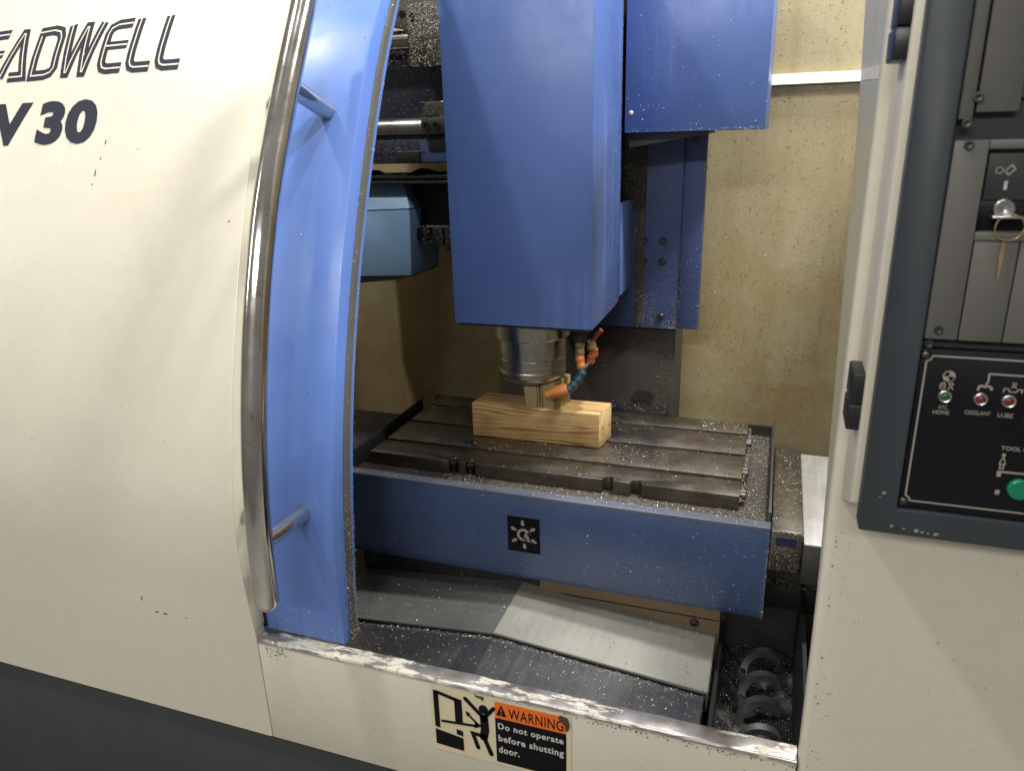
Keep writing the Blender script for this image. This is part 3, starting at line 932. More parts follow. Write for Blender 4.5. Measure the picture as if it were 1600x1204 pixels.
# ================================================================== WORK TABLE
table = thing('work_table', 'dark slotted steel work table carrying the wood block', 'work table', (-0.469, 1.68, 0.80))
TX0, TX1, TZ = -0.905, -0.033, 0.900
strips = [(1.471, 1.5445), (1.5610, 1.6765), (1.6930, 1.8065), (1.8230, 1.896)]
for i, (ya, yb) in enumerate(strips):
    mb = MB()
    if i == 0:
        # front strip with the two rounded notches and the two clamp studs' slots
        xs = [TX0]
        for c in (-0.683, -0.640, -0.3128, -0.2500):
            xs += [c - 0.011, c + 0.011]
        xs.append(TX1)
        out = [(TX0, yb)]
        out.append((TX0, ya))
        for c in (-0.683, -0.640, -0.3128, -0.2500):
            for t in np.linspace(math.pi, 0, 9):
                out.append((c + 0.0125 * math.cos(t), ya + 0.020 * math.sin(t)))
        out.append((TX1, ya))
        out.append((TX1, yb))
        mb.prism([(x, y, TZ) for x, y in out], (0, 0, -0.034), 0.0009)
    else:
        mb.box(TX0, TX1, ya, yb, TZ - 0.034, TZ, 0.0012)
    mb.build('table_strip', 'table_steel', table)
MB().box(TX0 + 0.001, TX1 - 0.001, 1.473, 1.894, 0.800, TZ - 0.0345, 0.002).build('table_body', 'grime_black', table)
stud = raw_mesh(MB().lathe([(0.006, 0.0), (0.006, 0.016), (0.0115, 0.0165), (0.0115, 0.023), (0.007, 0.0255)], (0, 0, 0), 'Z', 6), 'screw_steel')
for x in (-0.683, -0.640):
    inst('clamp_stud', stud, table, (x, 1.478, 0.8725))
capscrew = raw_mesh(MB().lathe([(0.008, 0.0), (0.008, 0.012), (0.0065, 0.0135), (0.004, 0.0135), (0.0035, 0.008)], (0, 0, 0), 'X', 14), 'screw_steel')
for y in (1.50, 1.515, 1.612, 1.628, 1.785, 1.800):
    inst('end_screw', capscrew, table, (TX1 - 0.001, y, 0.888))

# chip tray round the table
tray = thing('table_tray', 'blue painted chip tray surrounding the work table', 'chip tray', (-0.45, 1.375, 0.66))
mb = MB()
pr = [(1.3745, 0.698), (1.3745, 0.8800), (1.3762, 0.8800), (1.3762, 0.6985), (1.3960, 0.668), (1.3940, 0.667)]
mb.loft([[(x, y, z) for y, z in pr] for x in (-0.940, 0.0315)])
mb.build('apron', 'blue_apron', tray)
pr = [(1.3745, 0.8802), (1.3745, 0.8835), (1.3752, 0.8865), (1.3775, 0.8885), (1.3990, 0.8885), (1.3990, 0.8865), (1.3770, 0.8860), (1.3762, 0.8830), (1.3762, 0.8802)]
MB().loft([[(x, y, z) for y, z in pr] for x in np.linspace(-0.940, 0.0315, 20)]).build('apron_rim', 'rim_dusty', tray)
MB().box(0.0250, 0.0312, 1.3995, 1.90, 0.79, 0.9105, 0.001).build('end_wall', 'dark_steel', tray)
MB().box(-0.936, -0.930, 1.3995, 1.82, 0.79, 0.9120, 0.001).build('end_wall', 'grime_black', tray)
MB().box(-0.9295, 0.0245, 1.3765, 1.91, 0.858, 0.866).build('tray_floor', 'grime_brown', tray)
MB().box(-0.9295, 0.0245, 1.900, 1.906, 0.866, 0.895).build('back_lip', 'dark_steel', tray)
MB().box(0.0135, 0.0318, 1.3765, 1.3985, 0.700, 0.880).build('end_return', 'blue_apron', tray)

# square label on the apron
sq = thing('direction_sign', 'small square black label with white arrows on the blue tray', 'sign', (-0.478, 1.3740, 0.75))
MB().box(-0.5150, -0.4405, 1.3733, 1.3744, 0.7470, 0.8330).build('plate', 'ink_black', sq)
cx, cz = -0.4778, 0.7905


def sp(u, v):
    return (u, 1.3729, v)


for k in range(6):
    t = math.radians(90 + 60 * k + 4)
    c = Vector((cx + 0.0255 * math.cos(t), cz + 0.0285 * math.sin(t)))
    d = Vector((math.cos(t), math.sin(t))) * (1 if k % 2 else -1)
    n = Vector((-d.y, d.x))
    pts = [c - d * .0072 - n * .0028, c + d * .0005 - n * .0032, c + d * .0005 - n * .0058, c + d * .0078, c + d * .0005 + n * .0058, c + d * .0005 + n * .0032, c - d * .0072 + n * .0028]
    MB().poly([sp(*p) for p in pts]).build('arrow', 'print_dim', sq, smooth=False)
mb = MB()
pts = [(cx + .0125 * math.cos(t), cz + .0125 * math.sin(t)) for t in np.linspace(0.5, 5.3, 18)]
stroke(mb, pts, 0.0062, sp)
tA = 5.3
c = Vector((cx + .0125 * math.cos(tA), cz + .0125 * math.sin(tA)))
mb.poly([sp(c.x - .009, c.y - .001), sp(c.x + .008, c.y - .007), sp(c.x + .004, c.y + .011)])
mb.poly([sp(cx + .001, cz - .006), sp(cx + .010, cz - .001), sp(cx + .004, cz + .008)])
mb.build('rotation_arrow', 'print_dim', sq, smooth=False)

# ================================================================== WOOD
block = MB()
block.prism([(-0.697, 1.631, 0.9006), (-0.3690, 1.633, 0.9006), (-0.3630, 1.665, 0.9006), (-0.3575, 1.719, 0.9006), (-0.690, 1.716, 0.9006)], (0.0, 0.0, 0.0885), 0.0022)
bo = block.build('wooden_block', ['pine_block', 'pine_end'])
for p in bo.data.polygons:
    if abs(p.normal.x) > 0.7:
        p.material_index = 1
tag(bo, 'short pine beam offcut lying on the slotted table under the spindle', 'wood block')
post = thing('wooden_post', 'split upright wood piece wedged between spindle and pine block', 'wood post', (-0.52, 1.672, 0.9893))
MB().prism([(-0.5580, 1.637, 0.9893), (-0.5185, 1.636, 0.9893), (-0.5175, 1.66, 0.9893), (-0.5185, 1.708, 0.9893), (-0.555, 1.71, 0.9893)], (-0.003, 0.0, 0.0715), 0.0012).build('stave', 'pine_post', post)
MB().prism([(-0.5176, 1.6362, 0.9893), (-0.4740, 1.640, 0.9893), (-0.4600, 1.705, 0.9893), (-0.5178, 1.708, 0.9893), (-0.5168, 1.668, 0.9893)], (0.0015, 0.0, 0.0715), 0.0012).build('stave', 'pine_post', post)

# ================================================================== WAY COVERS
wc = thing('way_cover', 'gabled steel way cover sloping below the blue tray', 'way cover', (-0.5, 1.25, 0.56))


def slope_plate(y0, y1, dz, name, mat, side, xe):
    """one sheet of the gabled cover from the ridge out to xe, with its turned down edge"""
    t = 0.004
    xr, zr, ze = -0.503 + 0.0003 * side, 0.630 + dz, 0.589 + dz
    pts = [(xr, zr), (xe - side * .002, ze + .0003), (xe, ze - .002), (xe, ze - .045), (xe - side * t, ze - .045), (xe - side * t, ze - t), (xr, zr - t)]
    return MB().loft([[(x, y, z) for x, z in pts] for y in (y0, y1)]).build(name, mat, wc)


for side, xe, mu, ml in ((-1, -0.93, 'cover_grey', 'cover_dark'), (1, -0.058, 'cover_lit', 'cover_dark')):
    slope_plate(1.2335, 1.600, 0.0, 'upper_plate', mu, side, xe)
    slope_plate(1.2300, 1.2333, 0.0010, 'wiper_edge', 'cover_grey', side, xe)
    slope_plate(1.0420, 1.300, -0.0085, 'lower_plate', ml, side, xe - 0.006 * (side > 0))

rc = thing('table_side_cover', 'dark telescopic cover right of the work table', 'way cover', (0.09, 1.5, 0.80))
MB().box(0.0330, 0.0905, 1.347, 1.7550, 0.812, 0.9005, 0.0025).build('inner_section', 'table_steel', rc)
MB().box(0.0910, 0.40, 1.3230, 1.7450, 0.8885, 0.8935, 0.0015).build('outer_section', 'bright_plate', rc)
MB().box(0.0915, 0.40, 1.3245, 1.7440, 0.805, 0.8884, 0.0025).build('outer_body', 'dark_steel', rc)
MB().box(0.0420, 0.0800, 1.3455, 1.3468, 0.868, 0.886).build('label_plate', 'label_blue', rc)
lc = MB().box(-1.45, -0.9375, 1.45, 1.775, 0.80, 0.878, 0.003).build('side_cover', 'dark_steel')
tag(lc, 'dark flat cover left of the table behind the door edge', 'way cover')

# ================================================================== AUGER
AX, AZ = 0.0400, 0.497
ag = thing('chip_auger', 'grey helical chip auger lying half buried in the trough', 'auger', (AX, 1.3, AZ - 0.05))
rings = []
pitch = 0.078
for k in range(0, 190):
    t = k / 190 * 6.2 * 2 * math.pi
    y = 1.085 + pitch * t / (2 * math.pi)
    ring = []
    for rr, dy in ((0.043, -0.008), (0.0435, 0.008), (0.0285, 0.0075), (0.028, -0.0075)):
        ring.append((AX + rr * math.cos(-t + 0.6), y + dy, AZ + rr * math.sin(-t + 0.6)))
    rings.append(ring)
MB().loft(rings).build('helix', 'auger_steel', ag, angle=45)

# bed of chips in the trough: uneven heap
mb = bmesh.new()
nx, ny = 26, 70
gx = np.linspace(-0.0435, 0.1045, nx)
gy = np.linspace(1.0435, 1.499, ny)
ph = RNG.uniform(0, 6.28, (8, 3))
fr = RNG.uniform(20, 120, (8, 2))
hz = np.zeros((nx, ny))
for i in range(8):
    hz += np.sin(gx[:, None] * fr[i, 0] + gy[None] * fr[i, 1] + ph[i, 0]) * 0.0022
hz += RNG.normal(0, 0.0016, (nx, ny))
hz += 0.489 - 0.010 * np.exp(-((gx[:, None] - AX) / 0.03) ** 2) + 0.05 * (np.clip(gy[None] - 1.36, 0, 1) / 0.14) * 0.55 - 0.02 * np.clip((1.22 - gy[None]) / .15, 0, 1)
vv = [[mb.verts.new((gx[i], gy[j], hz[i, j])) for j in range(ny)] for i in range(nx)]
for i in range(nx - 1):
    for j in range(ny - 1):
        mb.faces.new((vv[i][j], vv[i + 1][j], vv[i + 1][j + 1], vv[i][j + 1]))
me = bpy.data.meshes.new('chip_heap')
mb.to_mesh(me)
mb.free()
heap = link_mesh('chip_heap', me, 'grime_black', None, angle=80)
tag(heap, 'dark bed of swarf filling the trough round the auger', 'swarf', kind='stuff')

# ================================================================== WARNING SIGN
ws = thing('warning_sign', 'orange and black warning label with falling figure below the sill', 'sign', (-0.405, 0.9985, 0.52))
SX0, SX1, SZ0, SZ1 = -0.5400, -0.2700, 0.5330, 0.6800
mb = MB()
rc_ = 0.006
pts = []
for cxx, czz, a0 in ((SX1 - rc_, SZ1 - rc_, 0), (SX0 + rc_, SZ1 - rc_, 90), (SX0 + rc_, SZ0 + rc_, 180), (SX1 - rc_, SZ0 + rc_, 270)):
    for k in range(5):
        t = math.radians(a0 + 22.5 * k)
        pts.append((cxx + rc_ * math.cos(t), 0.9992, czz + rc_ * math.sin(t)))
MB().prism(pts, (0, -0.0006, 0)).build('plate', 'sign_cream', ws)


def on_sign(u, v, lift=0.9982):
    """u 0..1 across, v 0..1 up the sign"""
    return (SX0 + u * (SX1 - SX0), lift, SZ0 + v * (SZ1 - SZ0))


def spoly(name, pts, mat, lift=0.9982):
    return MB().poly([on_sign(u, v, lift) for u, v in pts]).build(name, mat, ws, smooth=False)


spoly('warning_header', [(.478, .72), (.968, .72), (.968, .965), (.478, .965)], 'sign_orange')
spoly('text_field', [(.478, .04), (.968, .04), (.968, .7195), (.478, .7195)], 'ink_black')
put_text('header_lettering', 'WARNING', (.575, .950, .755, .905), lambda u, v: on_sign(u, v, .9976), 'ink_black', ws, bold=0.004, spacing=1.08)
mbt = MB()
tri = [(.487, .765), (.561, .765), (.528, .915), (.520, .915)]
mbt.poly([on_sign(u, v, .9977) for u, v in tri])
mbt.build('hazard_triangle', 'ink_black', ws, smooth=False)
spoly('exclamation_mark', [(.520, .875), (.528, .875), (.526, .815), (.522, .815)], 'sign_orange', .9973)
spoly('exclamation_mark', [(.520, .803), (.528, .803), (.528, .785), (.520, .785)], 'sign_orange', .9973)
for txt, u1, v0, v1 in (('Do not operate', .950, .535, .655), ('before shutting', .952, .345, .475), ('door.', .645, .195, .300)):
    put_text('lettering', txt, (.497, u1, v0, v1), lambda u, v: on_sign(u, v, .9976), 'print_white', ws, bold=0.028, spacing=1.12)
# pictogram: machine and struck figure
pg = MB()
T = lambda u, v: on_sign(u, v, .9978)
for q in ([(.030, .930), (.030, .365), (.068, .352), (.068, .865), (.066, .905)], [(.030, .930), (.062, .9300), (.205, .875), (.205, .820), (.060, .880)],
          [(.185, .880), (.240, .865), (.240, .500), (.185, .510)], [(.190, .395), (.238, .380), (.238, .300), (.190, .315)],
          [(.030, .325), (.238, .270), (.238, .070), (.030, .090)]):
    pg.poly([T(*p) for p in q])
pg.build('machine_pictogram', 'ink_black', ws, smooth=False)
asp = (SX1 - SX0) / (SZ1 - SZ0)
fg = MB()


def S2(u, v):
    return on_sign(u / asp, v, .9977)


def limb(pts, w):
    stroke(fg, [(u * asp, v) for u, v in pts], w, S2)
    for u, v in (pts[0], pts[-1]):
        fg.poly([S2(u * asp + w / 2 * math.cos(t), v + w / 2 * math.sin(t)) for t in np.linspace(0, 2 * math.pi, 13)[:-1]])


fg.poly([S2(.396 * asp + .062 * math.cos(t), .800 + .068 * math.sin(t)) for t in np.linspace(0, 2 * math.pi, 19)[:-1]])
limb([(.268, .905), (.385, .690)], .055)
limb([(.405, .690), (.470, .850)], .052)
limb([(.398, .670), (.402, .500), (.390, .370)], .110)
limb([(.388, .385), (.310, .395), (.345, .185)], .055)
limb([(.392, .370), (.440, .130)], .060)
fg.build('figure_pictogram', 'ink_black', ws, smooth=False)
ar = MB()
stroke(ar, [(.078 * asp, .470), (.350 * asp, .520)], .038, S2)
stroke(ar, [(.352 * asp, .548), (.272 * asp, .690)], .030, S2)
ar.poly([S2(.262 * asp, .715), S2(.300 * asp, .690), S2(.278 * asp, .630)])
ar.poly([S2(.330 * asp, .590), S2(.388 * asp, .535), S2(.325 * asp, .480)])
ar.build('arrow', 'ink_black', ws, smooth=False)
dk = MB()
dk.poly([on_sign(u, v, .9974) for u, v in [(.925, .985), (.978, .965), (.990, .90), (.992, .84), (.982, .78), (.968, .76), (.960, .80), (.962, .84), (.945, .865), (.935, .90), (.915, .93)]])
dk.build('torn_edge', 'rust_flake', ws, smooth=False)
dk = MB()
dk.poly([on_sign(u, v, .9974) for u, v in [(.335, .996), (.40, .992), (.405, .955), (.390, .925), (.383, .955), (.345, .968)]])
dk.build('torn_edge', 'rust_flake', ws, smooth=False)

# ================================================================== CONTROL BOX
cb = thing('control_box', 'dark framed control panel box hinged on the cream right panel', 'control panel', (0.4, 0.93, 1.15))
# cream housing (its side is visible left of the frame)
MB().prism([(0.1075, 0.9993, 1.148), (0.1075, 0.9993, 2.15), (0.1075, 0.895, 2.15), (0.1075, 0.895, 1.196)], (0.9, 0, 0), 0.004).build('housing', 'cream_paint', cb)
FY = 0.862
mb = MB()
FX0, FZ0 = 0.1160, 1.1790
# frame: left stile, bottom rail, upper rails
mb.prism([(FX0, FY, FZ0), (1.0, FY, FZ0), (1.0, FY, 1.2125), (0.1535, FY, 1.2125), (0.1535, FY, 2.15), (FX0, FY, 2.15)], (0, 0.0325, 0), 0.0030)
mb.build('frame', 'frame_paint', cb)
MB().box(0.1540, 1.0, 0.880, 0.8946, 1.213, 2.15).build('backing', 'panel_dark', cb)
# black indicator panel
bp = MB().box(0.1545, 1.0, 0.866, 0.8795, 1.2140, 1.4020, 0.001).build('indicator_panel', 'panel_black', cb)


def on_bp(u, v, lift=0.8655):
    return (u, lift, v)


mb = MB()
stroke(mb, [(0.60, 1.2235), (0.1660, 1.2235), (0.1648, 1.2240), (0.1640, 1.2270), (0.1615, 1.2290), (0.1602, 1.2300), (0.1602, 1.3880), (0.1606, 1.3890), (0.1638, 1.3905), (0.1650, 1.3935), (0.1660, 1.3950), (0.60, 1.3950)], 0.0019, on_bp)
mb.build('border_line', 'print_dim', bp, smooth=False)
scr = raw_mesh(MB().lathe([(0.0052, 0.0), (0.0050, -0.002), (0.0036, -0.0036), (0.001, -0.0040)], (0, 0, 0), 'Y', 14), 'screw_steel', 60)
for x, z in ((0.1590, 1.3955), (0.1590, 1.2220)):
    inst('screw', scr, cb, (x, 0.8660, z))
# upper grey instrument panels, proud in steps
MB().box(0.1545, 0.1850, 0.864, 0.8796, 1.4135, 1.6130, 0.0015).build('instrument_panel', 'panel_grey', cb)
MB().box(0.1862, 0.2250, 0.864, 0.8796, 1.4135, 1.5160, 0.0012).build('instrument_panel', 'panel_grey', cb)
MB().box(0.2262, 0.5, 0.864, 0.8796, 1.4135, 1.5160, 0.0012).build('instrument_panel', 'panel_grey', cb)
MB().box(0.1850, 0.5, 0.864, 0.8796, 1.6040, 1.6130, 0.0015).build('panel_lip', 'panel_grey', cb)
MB().box(0.1850, 0.5, 0.864, 0.8796, 1.5165, 1.5255, 0.0015).build('panel_lip', 'panel_grey', cb)
MB().box(0.1545, 0.1668, 0.8645, 0.8797, 1.632, 2.15, 0.0015).build('upper_stile', 'panel_grey', cb)
MB().box(0.1690, 0.2050, 0.8660, 0.8797, 1.638, 2.15, 0.0015).build('upper_stile', 'panel_grey', cb)
scw = MB().box(0.2060, 0.5, 0.871, 0.8798, 1.650, 1.690, 0.002).build('screen_bezel', 'panel_grey', cb)
MB().box(0.2065, 0.5, 0.873, 0.8798, 1.692, 2.1).build('screen', 'panel_black', cb)
MB().box(0.2120, 0.245, 0.867, 0.871, 1.6560, 1.6700, 0.001).build('soft_key', 'print_white', cb)
# recess plate of the key switch
MB().box(0.1885, 0.255, 0.8745, 0.8800, 1.5555, 1.6035, 0.001).build('switch_plate', 'panel_dark', cb)
MB().box(0.1865, 0.255, 0.8755, 0.8800, 1.5258, 1.5550, 0.001).build('switch_recess', 'panel_black', cb)
ringo = raw_mesh(MB().lathe([(0.0046, 0.0), (0.0046, -0.0025), (0.0020, -0.0030), (0.001, -0.002)], (0, 0, 0), 'Y', 14), 'screw_steel', 60)
for x, z in ((0.1672, 1.6085), (0.1686, 1.6515), (0.1665, 1.4235), (0.1625, 1.6285)):
    inst('screw', ringo, cb, (x, 0.8642, z))
inst('screw', ringo, cb, (0.1600, 0.8650, 1.4080))
# key switch symbols
mb = MB()
pl = lambda u, v: (u, 0.8738, v)
stroke(mb, [(0.1990 + .0030 * math.cos(t), 1.5840 + .0030 * math.sin(t)) for t in np.linspace(0, 2 * math.pi, 13)], 0.0012, pl)
stroke(mb, [(0.2022, 1.5838), (0.2045, 1.5838)], 0.0022, pl)
stroke(mb, [(0.2040, 1.5838), (0.2092, 1.5890), (0.2124, 1.5850), (0.2072, 1.5796), (0.2040, 1.5838)], 0.0017, pl)
mb.build('lock_symbol', 'print_dim', cb, smooth=False)
mb = MB()
stroke(mb, [(0.2064, 1.5740), (0.2064, 1.5655)], 0.0030, pl)
mb.build('pointer_mark', 'print_white', cb, smooth=False)
MB().lathe([(0.0100, 0.8760), (0.0100, 0.8700), (0.0088, 0.8685), (0.0030, 0.8685), (0.001, 0.8695)], (0.2080, 0, 1.5470), 'Y', 26).build('key_switch', 'steel', cb)
# indicator lamps
for x, c in ((0.1828, 'lens_green'), (0.2163, 'lens_red'), (0.2422, 'lens_red')):
    nm = 'green' if 'green' in c else 'red'
    bz = MB().lathe([(0.0070, 0.8662), (0.0070, 0.8632), (0.0060, 0.8618), (0.0046, 0.8624), (0.0042, 0.8640), (0.001, 0.8645)], (x, 0, 1.3510), 'Y', 24).build('indicator_lamp', 'steel', cb)
    MB().lathe([(0.0042, 0.8640), (0.0040, 0.8624), (0.0028, 0.8614), (0.0008, 0.8611)], (x, 0, 1.3510), 'Y', 20).build('lens', c, bz)
# panel lettering and symbols
for txt, r in (('ATC', (.1783, .1872, 1.3360, 1.3405)), ('HOME', (.1738, .1898, 1.3300, 1.3345)), ('COOLANT', (.2040, .2280, 1.3325, 1.3372)), ('LUBE', (.2347, .2490, 1.3322, 1.3370)),
               ('TOOL UNCLAMP', (.2438, .2960, 1.2952, 1.3000)), ('SPINDLE', (.2590, .2860, 1.3322, 1.3370))):
    put_text('lettering', txt, r, on_bp, 'print_dim', bp, bold=0.015)
mb = MB()


def disc(mb, cx_, cz_, r, a0=0, a1=360, lift=.8655, k=16):
    mb.poly([(cx_, lift, cz_)] + [(cx_ + r * math.cos(math.radians(a)), lift, cz_ + r * math.sin(math.radians(a))) for a in np.linspace(a0, a1, k)])
disc(mb, .1838, 1.3735, .0062, 0, 359.9)
mb.build('datum_symbol', 'print_dim', bp, smooth=False)
mb = MB()
stroke(mb, [(.1770, 1.3590), (.1770, 1.3640), (.1785, 1.3660), (.1806, 1.3660), (.1815, 1.3640), (.1815, 1.3595), (.1790, 1.3590), (.1770, 1.3590)], .0011, on_bp)
stroke(mb, [(.1780, 1.3615), (.1805, 1.3625)], .0012, on_bp)
stroke(mb, [(.1780, 1.3640), (.1805, 1.3645)], .0010, on_bp)
mb.build('drum_symbol', 'print_dim', bp, smooth=False)
mb = MB()
stroke(mb, [(.1845, 1.3590), (.1895, 1.3655)], .0013, on_bp)
stroke(mb, [(.1895, 1.3590), (.1845, 1.3655)], .0013, on_bp)
stroke(mb, [(.1850, 1.3660), (.1890, 1.3660)], .0012, on_bp)
mb.build('star_symbol', 'print_dim', bp, smooth=False)
mb = MB()
stroke(mb, [(.2205, 1.3690), (.2205, 1.3790), (.34, 1.3790)], .0018, on_bp)
mb.build('bracket_line', 'print_dim', bp, smooth=False)
mb = MB()
stroke(mb, [(.2122, 1.3600), (.2135, 1.3650), (.2160, 1.3655), (.2190, 1.3645), (.2215, 1.3655), (.2245, 1.3640), (.2250, 1.3610)], .0024, on_bp)
stroke(mb, [(.2195, 1.3650), (.2195, 1.3690)], .0022, on_bp)
mb.build('coolant_symbol', 'print_dim', bp, smooth=False)
mb = MB()
stroke(mb, [(.2360, 1.3600), (.2362, 1.3640), (.2400, 1.3640), (.2415, 1.3610), (.2475, 1.3610), (.2490, 1.3640), (.2525, 1.3640), (.2525, 1.3600)], .0013, on_bp)
for x in (.2432, .2447, .2462):
    stroke(mb, [(x, 1.3715), (x, 1.3680)], .0008, on_bp)
stroke(mb, [(.2425, 1.3655), (.2447, 1.3675), (.2470, 1.3655)], .0013, on_bp)
mb.build('lube_symbol', 'print_dim', bp, smooth=False)
mb = MB()
disc(mb, .2478, 1.2895, .0020, 0, 359.9)
stroke(mb, [(.2478, 1.2875), (.2460, 1.2830), (.2450, 1.2790), (.2506, 1.2790), (.2496, 1.2830), (.2478, 1.2875)], .0012, on_bp)
stroke(mb, [(.2462, 1.2785), (.2462, 1.2735), (.2494, 1.2735), (.2494, 1.2785)], .0014, on_bp)
mb.build('tool_symbol', 'print_dim', bp, smooth=False)
mb = MB()
stroke(mb, [(.2445, 1.2700), (.30, 1.2700)], .0022, on_bp)
stroke(mb, [(.2465, 1.2690), (.2465, 1.2640)], .0042, on_bp)
stroke(mb, [(.2460, 1.2455), (.2505, 1.2455)], .0052, on_bp)
mb.build('button_surround', 'print_dim', bp, smooth=False)
mb = MB()
disc(mb, .1838, 1.3735, .0050, 95, 175, .8651, 8)
disc(mb, .1838, 1.3735, .0050, 275, 355, .8651, 8)
mb.build('datum_quarters', 'ink_black', bp, smooth=False)
MB().lathe([(0.0115, 0.8662), (0.0115, 0.8610), (0.0104, 0.8596), (0.001, 0.8592)], (0.2675, 0, 1.2525), 'Y', 28).build('push_button', 'button_green', cb)
# hinges
for z0, z1 in ((1.2880, 1.3590), (1.6900, 1.760)):
    hg = MB().box(0.0940, 0.1158, 0.9000, 0.9560, z0 + (z1 - z0) * .46, z1, 0.003).build('hinge', 'black_plastic', cb)
    MB().box(0.0930, 0.1155, 0.9010, 0.9550, z0, z0 + (z1 - z0) * .455, 0.003).build('hinge_leaf', 'black_plastic', hg)
# worn spots on the frame's lower rail
mb = MB()
for x, z, s in ((.150, 1.1905, .0022), (.163, 1.1890, .0016), (.176, 1.1880, .0030), (.182, 1.1875, .0022), (.188, 1.1870, .0018), (.196, 1.1868, .0032), (.1375, 1.2310, .0030), (.1340, 1.2255, .0012)):
    mb.poly([(x + s * RNG.uniform(.6, 1.3) * math.cos(t), FY - 0.0004, z + s * RNG.uniform(.4, .9) * math.sin(t)) for t in np.linspace(0, 2 * math.pi, 8)[:-1]])
mb.build('paint_chips', 'print_dim', cb, smooth=False)

# key hanging in the switch
key = thing('key', 'small key hanging from a ring in the panel key switch', 'key', (0.2100, 0.866, 1.50))
MB().box(0.1960, 0.2230, 0.8560, 0.8684, 1.5395, 1.5420, 0.0008).build('inserted_key', 'steel', key)
MB().tube([(0.2135 + 0.0125 * math.cos(t), 0.8615, 1.5305 + 0.0125 * math.sin(t)) for t in np.linspace(0, 2 * math.pi * .995, 28)], 0.0009, 8).build('ring', 'key_brass', key)
MB().prism([(0.2095, 0.8610, 1.5185), (0.2122, 0.8610, 1.5150), (0.2115, 0.8610, 1.4800), (0.2098, 0.8610, 1.4790), (0.2090, 0.8610, 1.4960), (0.2080, 0.8610, 1.5000), (0.2085, 0.8610, 1.5150)], (0, -0.0014, 0)).build('spare_key', 'key_brass', key)

# ================================================================== CHIPS
BR, ST, DK = (1, 0, 0), (0, 1, 0), (0, 0, 1)
chips('metal_chips', 'fine dark and bright chips stuck over the stained back wall', [
    on_quad((-.27, 2.3498, .85), (.60, 0, 0), (0, 0, 1.15), 3800, (.002, .007), (.10, .25, .65), (0, -1, 0), fv=lambda n: RNG.beta(1.0, 1.5, n)),
    on_quad((-.20, 2.3498, .80), (.50, 0, 0), (0, 0, .60), 2400, (.002, .0075), (.20, .35, .45), (0, -1, 0), fu=clump(9, .08), fv=clump(9, .09)),
    on_quad((-.05, 2.3498, 1.60), (.35, 0, 0), (0, 0, .40), 700, (.0018, .006), (.08, .22, .70), (0, -1, 0)),
    on_quad((-1.3, 2.3498, .70), (.55, 0, 0), (0, 0, .60), 260, (.002, .008), (.06, .24, .70), (0, -1, 0)),
    on_quad((-.06, 2.3335, 1.735), (.12, 0, 0), (0, 0, .022), 60, (.002, .006), (0, .2, .8), (0, -1, 0), fu=lambda n: RNG.beta(1, 2, n)),
])
chips('metal_chips', 'bright metal chips lying on the slotted table strips', [
    on_quad((TX0, 1.471, TZ + .0003), (.872, 0, 0), (0, .425, 0), 1200, (.0014, .0070), (.32, .56, .12), (0, 0, 1)),
    on_quad((TX0, 1.55, TZ + .0003), (.40, 0, 0), (0, .34, 0), 420, (.002, .008), (.8, .2, 0), (0, 0, 1)),
    on_quad((-.36, 1.56, TZ + .0003), (.22, 0, 0), (0, .11, 0), 900, (.0012, .0040), (.12, .60, .28), (0, 0, 1), fu=lambda n: RNG.beta(1.1, 2.2, n), fv=lambda n: RNG.beta(1.6, 1.6, n)),
    on_quad((-.15, 1.83, TZ + .0003), (.11, 0, 0), (0, .06, 0), 130, (.002, .006), (.8, .2, 0), (0, 0, 1)),
    *[on_quad((TX0, y - .007, TZ - .004), (.872, 0, 0), (0, .014, 0), 60, (.002, .006), (.35, .45, .20), (0, 0, 1), lift=-.006) for y in (1.5535, 1.6855, 1.8155)],
])
chips('metal_chips', 'thick scatter of chips in the tray floor around the table', [
    on_quad((-.929, 1.378, .8665), (.953, 0, 0), (0, .092, 0), 2400, (.002, .007), (.16, .50, .34), (0, 0, 1), fu=lambda n: RNG.beta(1.7, 1.0, n)),
    on_quad((-.032, 1.378, .8665), (.056, 0, 0), (0, .52, 0), 1500, (.0018, .0065), (.14, .46, .40), (0, 0, 1)),
    on_quad((-.033, 1.472, .866), (.008, 0, 0), (0, .42, 0), 260, (.002, .006), (.5, .4, .1), (0, 0, 1), lift=.02),
    on_quad((-.94, 1.377, .8888), (.97, 0, 0), (0, .021, 0), 420, (.0015, .006), (.55, .35, .10), (0, 0, 1)),
    on_quad((-.70, 1.42, .867), (.10, 0, 0), (0, .05, 0), 200, (.003, .008), (.4, .5, .1), (0, 0, 1), lift=.003),
])
chips('metal_chips', 'bright slivers stuck on the blue tray apron', [
    on_quad((-.93, 1.3743, .69), (.96, 0, 0), (0, 0, .195), 260, (.0018, .0075), (.55, .35, .10), (0, -1, 0)),
    on_quad((-.40, 1.3743, .69), (.43, 0, 0), (0, 0, .19), 460, (.0015, .0065), (.38, .47, .15), (0, -1, 0), fu=clump(9, .09, .3, 1), fv=clump(7, .12)),
    on_quad((.020, 1.3743, .68), (.012, 0, 0), (0, 0, .20), 160, (.0015, .005), (.6, .4, 0), (0, -1, 0), fu=lambda n: RNG.beta(4, 1, n)),
])
